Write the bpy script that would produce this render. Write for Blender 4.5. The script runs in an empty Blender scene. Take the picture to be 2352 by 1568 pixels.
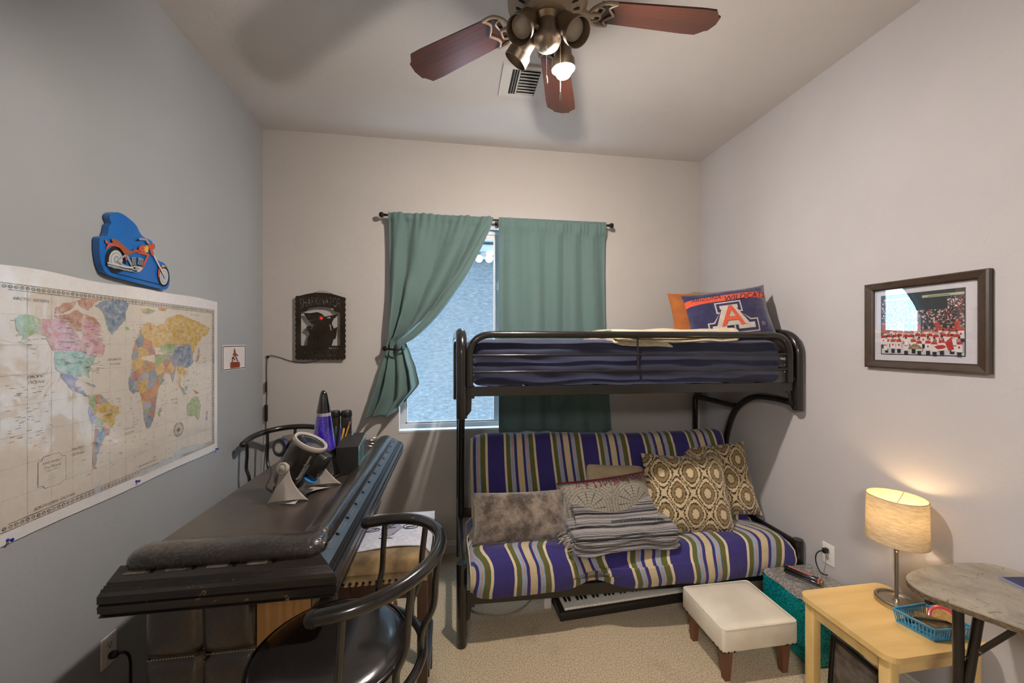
import bpy, math, random
from mathutils import Vector, Matrix, noise, geometry
random.seed(7)
S = bpy.context.scene
COL = S.collection
PI = math.pi

# ---------------------------------------------------------------- camera, world, exposure
CH = 1.585
YAW = math.atan(132 / 875)
cd = bpy.data.cameras.new('camera')
cd.sensor_width = 36; cd.lens = 36 * 875 / 2352; cd.clip_start = 0.02
cam = bpy.data.objects.new('camera', cd); COL.objects.link(cam)
cam.location = (0, 0, CH); cam.rotation_euler = (PI / 2, 0, -YAW)
S.camera = cam
S.view_settings.view_transform = 'Standard'
S.view_settings.look = 'None'
S.view_settings.gamma = 1
S.view_settings.exposure = 0.45
W = bpy.data.worlds.new('daylight'); S.world = W; W.use_nodes = True
wb = W.node_tree.nodes['Background']
wb.inputs[0].default_value = (0.64, 0.81, 1.0, 1); wb.inputs[1].default_value = 7.5
P_BULB = 2350.0        # emission of the ceiling bulb
P_LAMP = 50.0         # emission of the table lamp bulb
P_HALL = 65.0         # added fill light, unseen in the hall behind the camera
XL, XR, YB, ZC, YF = -1.33, 2.016, 2.9, 3.075, -0.45

def alight(name, loc, rot, sx, sy, power, color, portal=False):
    l = bpy.data.lights.new(name, 'AREA'); l.shape = 'RECTANGLE'; l.size = sx; l.size_y = sy
    l.energy = power; l.color = color
    if portal: l.cycles.is_portal = True
    o = bpy.data.objects.new(name, l); COL.objects.link(o); o.location = loc; o.rotation_euler = rot
    return o
alight('window_portal', (0.32, YB + 0.14, 1.68), (-PI / 2, 0, 0), 1.5, 1.6, 1, (1, 1, 1), True)
alight('hall_fill_light', (-0.65, -1.3, 2.6), (math.radians(62), 0, math.radians(-14)), 0.7, 0.7, P_HALL, (1.0, 0.93, 0.86))

# ---------------------------------------------------------------- pixel helpers (measure points on known planes)
_s, _c = math.sin(YAW), math.cos(YAW)
def at(px, py, X=None, Y=None, Z=None):
    u = (px - 1176) / 875; v = (784 - py) / 875
    r = (_s + u * _c, _c - u * _s, v)
    t = X / r[0] if X is not None else Y / r[1] if Y is not None else (Z - CH) / r[2]
    return Vector((r[0] * t, r[1] * t, CH + r[2] * t))

# ---------------------------------------------------------------- mesh collector
class MB:
    def __init__(s): s.v = []; s.f = []; s.m = []; s.uv = {}; s.mi = 0
    def add(s, vs, fs, uvs=None):
        b = len(s.v); s.v += [Vector(v) for v in vs]
        if uvs:
            for i, q in enumerate(uvs): s.uv[b + i] = q
        for f in fs: s.f.append([b + i for i in f]); s.m.append(s.mi)
        return s
    def box(s, a, b, M=None, bev=0.0):
        x0, y0, z0 = a; x1, y1, z1 = b
        if bev > 0:
            e = min(bev, abs(x1 - x0) / 2.1, abs(y1 - y0) / 2.1, abs(z1 - z0) / 2.1)
            n = 3; vs = []
            def ring(z, ins):
                r = []
                for cx, cy, a0 in ((x1 - e, y1 - e, 0), (x0 + e, y1 - e, 90), (x0 + e, y0 + e, 180), (x1 - e, y0 + e, 270)):
                    for k in range(n + 1):
                        t = math.radians(a0 + 90 * k / n); r.append((cx + (e - ins) * math.cos(t), cy + (e - ins) * math.sin(t), z))
                return r
            rings = []
            for k in range(n + 1):
                t = PI / 2 * k / n; rings.append(ring(z0 + e - e * math.cos(t), e - e * math.sin(t)))
            for k in range(n + 1):
                t = PI / 2 * k / n; rings.append(ring(z1 - e + e * math.sin(t), e - e * math.cos(t)))
            L = len(rings[0]); fs = []
            for r in rings: vs += r
            for i in range(len(rings) - 1):
                for j in range(L): fs.append((i * L + j, i * L + (j + 1) % L, (i + 1) * L + (j + 1) % L, (i + 1) * L + j))
            fs.append(tuple(reversed(range(L)))); fs.append(tuple((len(rings) - 1) * L + j for j in range(L)))
        else:
            vs = [(x0, y0, z0), (x1, y0, z0), (x1, y1, z0), (x0, y1, z0), (x0, y0, z1), (x1, y0, z1), (x1, y1, z1), (x0, y1, z1)]
            fs = [(3, 2, 1, 0), (4, 5, 6, 7), (0, 1, 5, 4), (1, 2, 6, 5), (2, 3, 7, 6), (3, 0, 4, 7)]
        if M: vs = [M @ Vector(v) for v in vs]
        return s.add(vs, fs)
    def tube(s, path, r, n=12, closed=False, cap=True, flat=None):
        P = [Vector(p) for p in path]; N = len(P)
        rs = r if isinstance(r, (list, tuple)) else [r] * N
        T = []
        for i in range(N):
            if closed: t = P[(i + 1) % N] - P[i - 1]
            else: t = P[min(i + 1, N - 1)] - P[max(i - 1, 0)]
            T.append(t.normalized())
        up = Vector((0, 0, 1)) if abs(T[0].z) < 0.9 else Vector((1, 0, 0))
        nrm = (up - T[0] * up.dot(T[0])).normalized(); vs = []
        for i in range(N):
            nrm = (nrm - T[i] * nrm.dot(T[i])).normalized(); b = T[i].cross(nrm)
            for k in range(n):
                a = 2 * PI * k / n
                vs.append(P[i] + (nrm * math.cos(a) + b * math.sin(a) * (flat or 1)) * rs[i])
        fs = []
        for i in range(N if closed else N - 1):
            j = (i + 1) % N
            for k in range(n): fs.append((i * n + k, i * n + (k + 1) % n, j * n + (k + 1) % n, j * n + k))
        if cap and not closed:
            fs.append(tuple(reversed(range(n)))); fs.append(tuple((N - 1) * n + k for k in range(n)))
        return s.add(vs, fs)
    def lathe(s, prof, n=28, c=(0, 0, 0), M=None, cap=True):
        vs = []; fs = []
        for r, z in prof:
            for k in range(n):
                a = 2 * PI * k / n; vs.append(Vector((r * math.cos(a), r * math.sin(a), z)))
        for i in range(len(prof) - 1):
            for k in range(n): fs.append((i * n + k, i * n + (k + 1) % n, (i + 1) * n + (k + 1) % n, (i + 1) * n + k))
        if cap:
            if prof[0][0] > 1e-5: fs.append(tuple(reversed(range(n))))
            if prof[-1][0] > 1e-5: fs.append(tuple((len(prof) - 1) * n + k for k in range(n)))
        if M: vs = [M @ v for v in vs]
        else: vs = [v + Vector(c) for v in vs]
        return s.add(vs, fs)
    def grid(s, fn, nu, nv, wrap=False, uvf=None):
        vs = []; uvs = []; fs = []
        for j in range(nv + 1):
            for i in range(nu + 1):
                vs.append(fn(i / nu, j / nv)); uvs.append(uvf(i / nu, j / nv) if uvf else (i / nu, j / nv))
        for j in range(nv):
            for i in range(nu):
                a = j * (nu + 1) + i; fs.append((a, a + 1, a + nu + 2, a + nu + 1))
        return s.add(vs, fs, uvs)
    def fill(s, loops, th=0.0, M=None, fn=None):
        """flat shape from 2D loops (nested loops are holes), optional thickness along local -z"""
        ls = []
        for l in loops:
            q = []
            for p in l:
                if not q or (Vector(p) - Vector(q[-1])).length > 1e-6: q.append((p[0], p[1]))
            if len(q) > 2 and (Vector(q[0]) - Vector(q[-1])).length < 1e-6: q.pop()
            if len(q) > 2: ls.append(q)
        if not ls: return s
        tris = geometry.tessellate_polygon([[Vector((p[0], p[1], 0)) for p in l] for l in ls])
        flat = [p for l in ls for p in l]
        def area(t):
            a, b, c = (flat[i] for i in t); return (b[0] - a[0]) * (c[1] - a[1]) - (b[1] - a[1]) * (c[0] - a[0])
        tris = [t if area(t) > 0 else (t[0], t[2], t[1]) for t in tris]
        tr = fn or (lambda x, y, z: M @ Vector((x, y, z)) if M else Vector((x, y, z)))
        top = [tr(p[0], p[1], 0) for p in flat]; n = len(flat)
        if th <= 0: return s.add(top, tris)
        bot = [tr(p[0], p[1], -th) for p in flat]; fs = list(tris) + [(t[0] + n, t[2] + n, t[1] + n) for t in tris]
        b = 0
        for l in ls:
            for i in range(len(l)):
                j = (i + 1) % len(l); fs.append((b + i, b + j, b + j + n, b + i + n))
            b += len(l)
        return s.add(top + bot, fs)

def obj(name, mb, mats, parent=None, smooth=False, sub=0, bevel=0, label=None):
    if not isinstance(mats, (list, tuple)): mats = [mats]
    me = bpy.data.meshes.new(name)
    inv = frame(parent).inverted() if parent else Matrix()
    vs = [inv @ v for v in mb.v]
    me.from_pydata(vs, [], mb.f)
    for m in mats: me.materials.append(m)
    me.polygons.foreach_set('material_index', mb.m)
    if smooth: me.polygons.foreach_set('use_smooth', [True] * len(mb.f))
    if mb.uv:
        uvl = me.uv_layers.new(name='UVMap')
        for lp in me.loops: uvl.data[lp.index].uv = mb.uv.get(lp.vertex_index, (0, 0))
    me.update()
    if smooth and smooth != 'all':
        try: me.set_sharp_from_angle(angle=math.radians(smooth if smooth is not True else 40))
        except Exception: pass
    o = bpy.data.objects.new(name, me); COL.objects.link(o)
    if parent: o.parent = parent
    if bevel:
        b = o.modifiers.new('bevel', 'BEVEL'); b.width = bevel; b.segments = 2; b.limit_method = 'ANGLE'
    if sub:
        b = o.modifiers.new('sub', 'SUBSURF'); b.levels = sub; b.render_levels = sub
    if label: o['label'] = label
    return o
def frame(o):
    M = Matrix()
    while o:
        M = o.matrix_basis @ M; o = o.parent
    return M
def thing(name, label, cat, loc=(0, 0, 0), rotz=0.0, group=None):
    o = bpy.data.objects.new(name, None); COL.objects.link(o)
    o.location = loc; o.rotation_euler = (0, 0, rotz); o.empty_display_size = 0.05
    return tag(o, label, cat, group)
def tag(o, label, cat, group=None):
    o['label'] = label; o['category'] = cat
    if group: o['group'] = group
    return o
def struct(name, mb, mats, parent=None, **k):
    o = obj(name, mb, mats, parent, **k)
    if not parent: o['kind'] = 'structure'
    return o
def smoothpath(P, n=8, closed=False):
    P = [Vector(p) for p in P]; out = []; N = len(P)
    for i in range(N if closed else N - 1):
        if closed: a, b, c, d = P[i - 1], P[i], P[(i + 1) % N], P[(i + 2) % N]
        else: a, b, c, d = P[max(i - 1, 0)], P[i], P[i + 1], P[min(i + 2, N - 1)]
        for k in range(n):
            t = k / n
            out.append(0.5 * ((2 * b) + (c - a) * t + (2 * a - 5 * b + 4 * c - d) * t * t + (3 * b - a - 3 * c + d) * t ** 3))
    if not closed: out.append(P[-1])
    return out
def roundpath(P, r, n=7):
    """polyline with filleted corners"""
    P = [Vector(p) for p in P]; out = [P[0]]
    for i in range(1, len(P) - 1):
        a, b, c = P[i - 1], P[i], P[i + 1]
        d = min(r, (a - b).length * .49, (c - b).length * .49)
        p0 = b + (a - b).normalized() * d; p1 = b + (c - b).normalized() * d
        for k in range(n + 1):
            t = k / n; out.append(p0 * (1 - t) ** 2 + b * 2 * t * (1 - t) + p1 * t * t)
    out.append(P[-1]); return out
_tc = {}
def textloops(txt, size, align='LEFT', shear=0.0, bold=0.0, sx=1.0):
    cu = bpy.data.curves.new('t', 'FONT'); cu.body = txt; cu.size = size; cu.align_x = align; cu.shear = shear; cu.offset = bold
    o = bpy.data.objects.new('t', cu); COL.objects.link(o)
    dg = bpy.context.evaluated_depsgraph_get(); c2 = o.evaluated_get(dg).to_curve(dg)
    res = []
    for sp in c2.splines:
        l = []
        bp = sp.bezier_points
        for i in range(len(bp)):
            a, b = bp[i], bp[(i + 1) % len(bp)]
            straight = (a.handle_right - a.co).length < 1e-7 and (b.handle_left - b.co).length < 1e-7
            pts = geometry.interpolate_bezier(a.co, a.handle_right, b.handle_left, b.co, 2 if straight else 5)
            l += [(p.x * sx, p.y) for p in pts[:-1]]
        if not bp: l = [(p.co.x * sx, p.co.y) for p in sp.points]
        if len(l) > 2: res.append(l)
    bpy.data.objects.remove(o); bpy.data.curves.remove(cu)
    return res
def group_loops(loops):
    """outer loops each with the loops inside it"""
    def inside(p, l):
        c = False
        for i in range(len(l)):
            a, b = l[i], l[i - 1]
            if (a[1] > p[1]) != (b[1] > p[1]) and p[0] < (b[0] - a[0]) * (p[1] - a[1]) / (b[1] - a[1]) + a[0]: c = not c
        return c
    dep = [sum(inside(l[0], m) for m in loops if m is not l) for l in loops]
    out = []
    for l, d in zip(loops, dep):
        if d % 2 == 0:
            out.append([l] + [m for m, e in zip(loops, dep) if e == d + 1 and inside(m[0], l)])
    return out
def textmb(mb, txt, size, fn, **k):
    for g in group_loops(textloops(txt, size, **k)): mb.fill(g, fn=fn)
def circ(cx, cy, r, n=24, ry=None, a0=0):
    return [(cx + r * math.cos(a0 + 2 * PI * i / n), cy + (ry or r) * math.sin(a0 + 2 * PI * i / n)) for i in range(n)]

# ---------------------------------------------------------------- materials
def hexc(h):
    h = h.lstrip('#'); r = [int(h[i:i + 2], 16) / 255 for i in (0, 2, 4)]
    return tuple((c / 12.92 if c <= .04045 else ((c + .055) / 1.055) ** 2.4) for c in r) + (1,)
class NT:
    def __init__(s, name):
        s.m = bpy.data.materials.new(name); s.m.use_nodes = True; s.t = s.m.node_tree; s.b = s.t.nodes['Principled BSDF']
        s.out = s.t.nodes['Material Output']
    def n(s, typ, **k):
        x = s.t.nodes.new(typ)
        for a, b in k.items():
            if a.startswith('i_'):
                key = a[2:]; key = int(key) if key.isdigit() else key.replace('_', ' ')
                if hasattr(b, 'is_output'): s.t.links.new(b, x.inputs[key])
                else: x.inputs[key].default_value = b
            else: setattr(x, a, b)
        return x
    def l(s, a, b): s.t.links.new(a, b)
    def math(s, op, a, b=None, c=None):
        x = s.t.nodes.new('ShaderNodeMath'); x.operation = op
        for i, q in enumerate((a, b, c)):
            if q is None: continue
            if hasattr(q, 'is_output'): s.l(q, x.inputs[i])
            else: x.inputs[i].default_value = q
        return x.outputs[0]
    def coord(s, kind='Object', scale=(1, 1, 1), rot=(0, 0, 0)):
        tc = s.n('ShaderNodeTexCoord'); mp = s.n('ShaderNodeMapping'); s.l(tc.outputs[kind], mp.inputs[0])
        mp.inputs['Scale'].default_value = scale; mp.inputs['Rotation'].default_value = rot
        return mp.outputs[0]
    def noise(s, vec, scale, detail=4, rough=.55, dist=0):
        x = s.n('ShaderNodeTexNoise', i_Scale=scale, i_Detail=detail, i_Roughness=rough, i_Distortion=dist); s.l(vec, x.inputs['Vector'])
        return x.outputs['Fac']
    def ramp(s, fac, stops, mode='LINEAR'):
        r = s.n('ShaderNodeValToRGB'); cr = r.color_ramp; cr.interpolation = mode
        while len(cr.elements) < len(stops): cr.elements.new(0.5)
        for e, (p, c) in zip(cr.elements, stops): e.position = p; e.color = hexc(c) if isinstance(c, str) else c
        s.l(fac, r.inputs[0]); return r.outputs[0]
    def mix(s, f, a, b, blend='MIX'):
        x = s.t.nodes.new('ShaderNodeMix'); x.data_type = 'RGBA'; x.blend_type = blend
        for i, q in ((0, f), (6, a), (7, b)):
            if hasattr(q, 'is_output'): s.l(q, x.inputs[i])
            else: x.inputs[i].default_value = q
        return x.outputs[2]
    def bump(s, h, strength, dist=0.01, prev=None):
        x = s.n('ShaderNodeBump', i_Strength=strength, i_Distance=dist); s.l(h, x.inputs['Height'])
        if prev: s.l(prev, x.inputs['Normal'])
        s.l(x.outputs[0], s.b.inputs['Normal']); return x.outputs[0]
    def col(s, c):
        if hasattr(c, 'is_output'): s.l(c, s.b.inputs['Base Color'])
        else: s.b.inputs['Base Color'].default_value = c
    def set(s, rough=.5, metal=0, spec=None, coat=0, coat_rough=.1, sheen=0, trans=0, ior=None):
        b = s.b.inputs; b['Roughness'].default_value = rough; b['Metallic'].default_value = metal
        if spec is not None: b['Specular IOR Level'].default_value = spec
        b['Coat Weight'].default_value = coat; b['Coat Roughness'].default_value = coat_rough
        b['Sheen Weight'].default_value = sheen; b['Transmission Weight'].default_value = trans
        if ior: b['IOR'].default_value = ior
        return s
_mc = {}
def mat(name, c, rough=.5, metal=0, var=None, bump=None, coat=0, spec=None, sheen=0, trans=0, ior=None, coord='Object'):
    """plain surface with optional colour variation (scale, colour2, contrast) and bump (scale, strength, distance)"""
    if name in _mc: return _mc[name]
    t = NT(name); t.set(rough, metal, spec, coat, sheen=sheen, trans=trans, ior=ior)
    v = t.coord(coord)
    if var:
        k = var[2] if len(var) > 2 else .15
        f = t.ramp(t.noise(v, var[0], 5), [(.5 - k, c), (.5 + k, var[1])]); t.col(f)
    else: t.col(hexc(c))
    if bump: t.bump(t.noise(v, bump[0], 5), bump[1], bump[2] if len(bump) > 2 else .01)
    _mc[name] = t.m; return t.m
def emis(name, c, st, base='#ffffff'):
    t = NT(name); t.col(hexc(base)); t.b.inputs['Emission Color'].default_value = hexc(c); t.b.inputs['Emission Strength'].default_value = st
    return t.m
def wallmat(name, c, c2):
    t = NT(name); t.set(.62, spec=.3); v = t.coord()
    t.col(t.ramp(t.noise(v, 1.3, 3), [(.35, c), (.65, c2)]))
    a = t.noise(v, 9, 6, .6, .8); b = t.ramp(a, [(.47, (0, 0, 0, 1)), (.56, (1, 1, 1, 1))])
    p = t.bump(b, .12, .004); t.bump(t.noise(v, 90, 3), .08, .002, p)
    return t.m
def cloth(name, colnode, rough=.85, weave=900, folds=None, sheen=.2):
    t = NT(name); t.set(rough, spec=.25, sheen=sheen); t.col(colnode(t))
    v = t.coord(); p = t.bump(t.noise(v, weave, 2), .25, .001)
    if folds: t.bump(t.noise(v, folds[0], 3, .5, folds[2] if len(folds) > 2 else 0), folds[1], .02, p)
    return t.m

M_WALL = wallmat('wall_beige', '#b8b2ad', '#bdb7b2')
M_WALLR = wallmat('wall_greige', '#b3afb0', '#b8b4b4')
M_ACC = wallmat('wall_blue_grey', '#9b9d9e', '#a0a2a4')
M_CEIL = wallmat('ceiling_paint', '#cac4c0', '#cec8c4')
M_TRIM = mat('trim_white', '#cfc9c4', .45)
M_WHITE = mat('white_plastic', '#dcd8d4', .4)
M_BLK = mat('black_plastic', '#161412', .35)
M_BLKM = mat('black_painted_metal', '#1f1d1b', .22, .25, coat=.7)
M_BEDM = mat('bed_black_metal', '#221f1c', .26, .35, coat=.6, bump=(160, .05, .002))
M_BRZ = mat('bronze_dark', '#2a2019', .3, .7)
M_STEEL = mat('brushed_nickel', '#b9b2a6', .28, 1)
M_PEW = mat('pewter', '#8f8273', .33, .9, var=(14, '#a0968a'))
M_IVORY = mat('antique_ivory', '#a39684', .4, .35)
def carpet():
    t = NT('carpet'); t.set(.95, spec=.1, sheen=.3); v = t.coord()
    a = t.ramp(t.noise(v, 150, 4, .8), [(.32, '#63543f'), (.5, '#c0ac8c'), (.66, '#e6d5b4')])
    st = t.ramp(t.noise(v, 3.2, 4, .6), [(.2, '#8a7b6a'), (.42, '#ffffff')])
    t.col(t.mix(.35, a, st, 'MULTIPLY'))
    p = t.bump(t.noise(v, 170, 4, .75), .7, .006); t.bump(t.noise(v, 14, 3), .4, .02, p)
    return t.m
M_CARPET = carpet()
def wood(name, c1, c2, c3=None, sc=(1, 1, 1), rings=12, rough=.4, coat=.2, rot=(0, 0, 0), dist=4, band='X', ww=.6):
    t = NT(name); t.set(rough, coat=coat, coat_rough=.2); v = t.coord('Object', sc, rot)
    w = t.n('ShaderNodeTexWave', i_Scale=rings, i_Distortion=dist, i_Detail=3, i_Detail_Scale=1.2); w.wave_type = 'BANDS'; w.bands_direction = band; t.l(v, w.inputs['Vector'])
    g = t.noise(v, 6, 6, .7)
    f = t.math('ADD', t.math('MULTIPLY', w.outputs['Fac'], ww), t.math('MULTIPLY', g, 1 - ww))
    t.col(t.ramp(f, [(.15, c1), (.55, c2), (.9, c3 or c2)])); t.bump(f, .12, .002)
    return t.m
M_BLADE = wood('cherry_blade', '#24110c', '#4c2519', '#5e3121', (.1, 1.8, 1), 9, .32, .5, dist=9, band='Y', ww=.1)
M_OAK = wood('oak_veneer', '#94682f', '#b58548', '#c2935a', (1, 1, .05), 16, .45, .2, dist=9, ww=.3)
M_MAPLE = wood('pale_maple', '#c09a58', '#d9b878', '#e6c98c', (.25, 1.5, 1), 3, .35, .4, dist=5, band='Y', ww=.12)
M_DKWOOD = wood('dark_walnut', '#2c1d15', '#4b3325', '#5a3f2f', (1, 1, .1), 30, .5, .1, ww=.15)
M_LEGWOOD = wood('mahogany_leg', '#4a2c1c', '#6e4630', '#7d5238', (1, 1, .1), 30, .5, .1, ww=.15)

# ================================================================ ROOM SHELL
def quadwall(name, m, pts, th, holes=()): pass
ZT = ZC + 0.2
mb = MB().box((XL - .12, YF - 1.6, -.1), (XR + .12, YB + .15, 0)); struct('floor', mb, M_CARPET)
# ceiling: level at the window wall, rising slightly toward the near left corner
mb = MB()
def cz(x, y): return ZC + (XR - x) / (XR - XL) * (YB - y) * 0.042
mb.grid(lambda u, v: Vector((XL - .1 + (XR - XL + .2) * (1 - u), YF - .1 + (YB - YF + .2) * v, cz(XL - .1 + (XR - XL + .2) * (1 - u), YF - .1 + (YB - YF + .2) * v))), 8, 8)
mb.box((XL - .1, YF - .1, ZC + .26), (XR + .1, YB + .1, ZC + .3))
struct('ceiling', mb, M_CEIL)
struct('wall_left', MB().box((XL - .12, YF, 0), (XL, YB, ZT)), M_ACC)
struct('wall_right', MB().box((XR, YF, 0), (XR + .12, YB, ZT)), M_WALLR)
WX0, WX1, WZ0, WZ1 = -.405, 1.05, .925, 2.455
mb = MB()
for a, b in (((XL - .12, 0), (WX0, ZT)), ((WX1, 0), (XR + .12, ZT)), ((WX0, 0), (WX1, WZ0)), ((WX0, WZ1), (WX1, ZT))):
    mb.box((a[0], YB, a[1]), (b[0], YB + .14, b[1]))
struct('wall_back', mb, M_WALL)
mb = MB()   # wall behind the camera with a doorway into the hall
for a, b in (((XL - .12, 0), (-.45, ZT)), ((.75, 0), (XR + .12, ZT)), ((-.45, 2.25), (.75, ZT))):
    mb.box((a[0], YF - .12, a[1]), (b[0], YF, b[1]))
struct('wall_rear', mb, M_WALL)
mb = MB().box((-1.2, -1.95, 0), (-1.1, YF - .12, 2.8)).box((1.4, -1.95, 0), (1.5, YF - .12, 2.8)).box((-1.2, -2.05, 0), (1.5, -1.95, 2.8)).box((-1.2, -2.05, 2.75), (1.5, YF - .12, 2.85))
struct('wall_hall', mb, M_WALL)
def base(name, a, b, axis):
    mb = MB(); prof = [(0, 0), (.014, 0), (.014, .062), (.009, .075), (.011, .08), (.004, .09), (0, .092)]
    for i in range(len(prof) - 1):
        (d0, z0), (d1, z1) = prof[i], prof[i + 1]
        if axis == 'b': q = [(a, YB - d0, z0), (b, YB - d0, z0), (b, YB - d1, z1), (a, YB - d1, z1)]
        elif axis == 'l': q = [(XL + d0, a, z0), (XL + d0, b, z0), (XL + d1, b, z1), (XL + d1, a, z1)]
        else: q = [(XR - d0, a, z0), (XR - d0, b, z0), (XR - d1, b, z1), (XR - d1, a, z1)]
        mb.add(q, [(0, 1, 2, 3)])
    struct(name, mb, M_TRIM)
base('baseboard_back', XL, XR, 'b'); base('baseboard_left', YF, YB, 'l'); base('baseboard_right', YF, YB, 'r')

# window
FRM = mat('vinyl_window_frame', '#bdbdbd', .4)
def glassmat():
    t = NT('window_glass'); g = t.n('ShaderNodeBsdfGlossy', i_Roughness=.02); tr = t.n('ShaderNodeBsdfTransparent'); tr.inputs[0].default_value = (.92, .96, .98, 1)
    mx = t.n('ShaderNodeMixShader', i_0=.06); t.l(tr.outputs[0], mx.inputs[1]); t.l(g.outputs[0], mx.inputs[2]); t.l(mx.outputs[0], t.out.inputs[0])
    return t.m
M_GLASS = glassmat()
mb = MB(); y0, y1 = YB + .075, YB + .125
f = .035
mb.box((WX0, y0, WZ0), (WX1, y1, WZ0 + f)).box((WX0, y0, WZ1 - f), (WX1, y1, WZ1)).box((WX0, y0, WZ0 + f), (WX0 + f, y1, WZ1 - f)).box((WX1 - f, y0, WZ0 + f), (WX1, y1, WZ1 - f))
win = struct('window_1', mb, FRM, bevel=.002)
mb = MB(); xm = .325
mb.box((WX0 + f, y0 + .012, WZ0 + f), (xm, y0 + .035, WZ0 + f + .012)).box((WX0 + f, y0 + .012, WZ1 - f - .035), (xm, y0 + .035, WZ1 - f)).box((xm - .02, y0 + .01, WZ0 + f), (xm + .02, y0 + .036, WZ1 - f)).box((WX0 + f, y0 + .012, WZ0 + f), (WX0 + f + .014, y0 + .035, WZ1 - f))
obj('sash', mb, FRM, win, bevel=.002)
obj('glass_pane', MB().box((WX0 + f, y0 + .02, WZ0 + f), (WX1 - f, y0 + .024, WZ1 - f)), M_GLASS, win)
obj('sash_lock', MB().box((xm + .004, y0 - .006, 1.99), (xm + .016, y0 + .012, 2.05), bev=.003), mat('lock_grey', '#d0d0d0', .4), win)
# painted window reveal (sill board)
struct('trim_1', MB().box((WX0 - .002, YB - .004, WZ0 - .012), (WX1 + .002, YB + .076, WZ0 + .002)), mat('sill_paint', '#d9dde0', .5))

# neighbour's stucco house outside
def stucco():
    t = NT('stucco'); t.set(.9, spec=.2); v = t.coord('Object', (1, 1, 2.2))
    t.col(t.ramp(t.noise(v, 16, 6, .7), [(.3, '#5f676b'), (.7, '#828a8e')])); t.bump(t.noise(v, 14, 6, .7, 1.5), .9, .05)
    return t.m
hs = thing('neighbouring_house', 'pale stucco house wall with white eaves seen through the window', 'house', (.3, 4.9, 0))
obj('wall', MB().box((-2.5, 4.9, -.2), (3.5, 5.1, 2.75)), stucco(), hs)
ev = MB().box((-2.5, 4.55, 2.80), (3.5, 5.0, 2.84)).box((-2.5, 4.45, 2.84), (3.5, 4.55, 3.02)).box((-2.5, 4.62, 2.72), (3.5, 4.9, 2.76))
obj('eave', ev, mat('eave_white', '#8d959c', .6), hs)
fl = thing('floodlight', 'twin white security floodlight under the eaves outside the window', 'floodlight', (.36, 4.82, 2.66))
obj('mount', MB().lathe([(.045, 0), (.045, .02), (.02, .03)], 16, M=Matrix.Translation((.37, 4.9, 2.69)) @ Matrix.Rotation(PI / 2, 4, 'X')), M_WHITE, fl, smooth=True)
for dx in (-.05, .05):
    Mx = Matrix.Translation((.37 + dx, 4.86, 2.66)) @ Matrix.Rotation(math.radians(125), 4, 'X') @ Matrix.Rotation(dx * 6, 4, 'Y')
    obj('lamp_head', MB().lathe([(.012, -.05), (.03, -.03), (.048, .03), (.05, .06)], 18, M=Mx), M_WHITE, fl, smooth=True)

# ================================================================ CEILING VENT
v0 = at(1160, 150, Z=ZC); ceil_at = lambda x, y: cz(x, y)
vt = thing('ceiling_vent', 'white louvred air vent set in the ceiling behind the fan', 'vent', (.395, 2.17, cz(.395, 2.17)))
zc = cz(.395, 2.17) - .004
mb = MB()
X0, X1, Y0, Y1 = .262, .53, 2.035, 2.305
mb.box((X0, Y0, zc - .008), (X1, Y0 + .03, zc + .02)).box((X0, Y1 - .03, zc - .008), (X1, Y1, zc + .02)).box((X0, Y0 + .03, zc - .008), (X0 + .055, Y1 - .03, zc + .02)).box((X1 - .055, Y0 + .03, zc - .008), (X1, Y1 - .03, zc + .02)).box((X0 + .095, Y0 + .025, zc - .012), (X0 + .102, Y1 - .025, zc + .001))
obj('frame', mb, mat('vent_white', '#cfcac5', .45), vt)
obj('duct', MB().box((X0 + .05, Y0 + .02, zc - .0045), (X1 - .05, Y1 - .02, zc + .01)), mat('duct_dark', '#2a2623', .8), vt)
for k in range(8):
    y = Y0 + .045 + k * .0255
    Mx = Matrix.Translation((0, y, zc - .01)) @ Matrix.Rotation(math.radians(24), 4, 'X')
    obj('louvre', MB().box((X0 + .105, -.0155, -.001), (X1 - .06, .0155, .001), Mx), _mc['vent_white'], vt)
for k in range(2):
    x = X0 + .068 + k * .014
    obj('louvre', MB().box((x, Y0 + .03, zc - .014), (x + .0015, Y1 - .03, zc - .003)), _mc['vent_white'], vt)

# ================================================================ CEILING FAN
FC = Vector((.335, 1.355, 0)); ZB = CH + 1.225
fan = thing('ceiling_fan', 'ceiling fan with reddish wood blades and a four-lamp pewter light kit', 'fan', (FC.x, FC.y, cz(FC.x, FC.y)))
zt = cz(FC.x, FC.y)
obj('canopy', MB().lathe([(.03, ZB + .14), (.07, ZB + .19), (.08, zt - .005), (.08, zt)], 28, (FC.x, FC.y, 0)), M_IVORY, fan, smooth=True)
mot = obj('motor_housing', MB().lathe([(.04, ZB - .06), (.075, ZB - .05), (.085, ZB - .03), (.12, ZB - .022), (.145, ZB + .0), (.15, ZB + .05), (.14, ZB + .09), (.09, ZB + .13), (.03, ZB + .15)], 36, (FC.x, FC.y, 0)), M_IVORY, fan, smooth=True)
for k in range(20):
    a = 2 * PI * k / 20
    Mx = Matrix.Translation((FC.x, FC.y, ZB - .026)) @ Matrix.Rotation(a, 4, 'Z')
    obj('vent_slot', MB().box((.088, -.004, -.002), (.116, .004, .002), Mx), M_BLK, mot)
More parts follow.
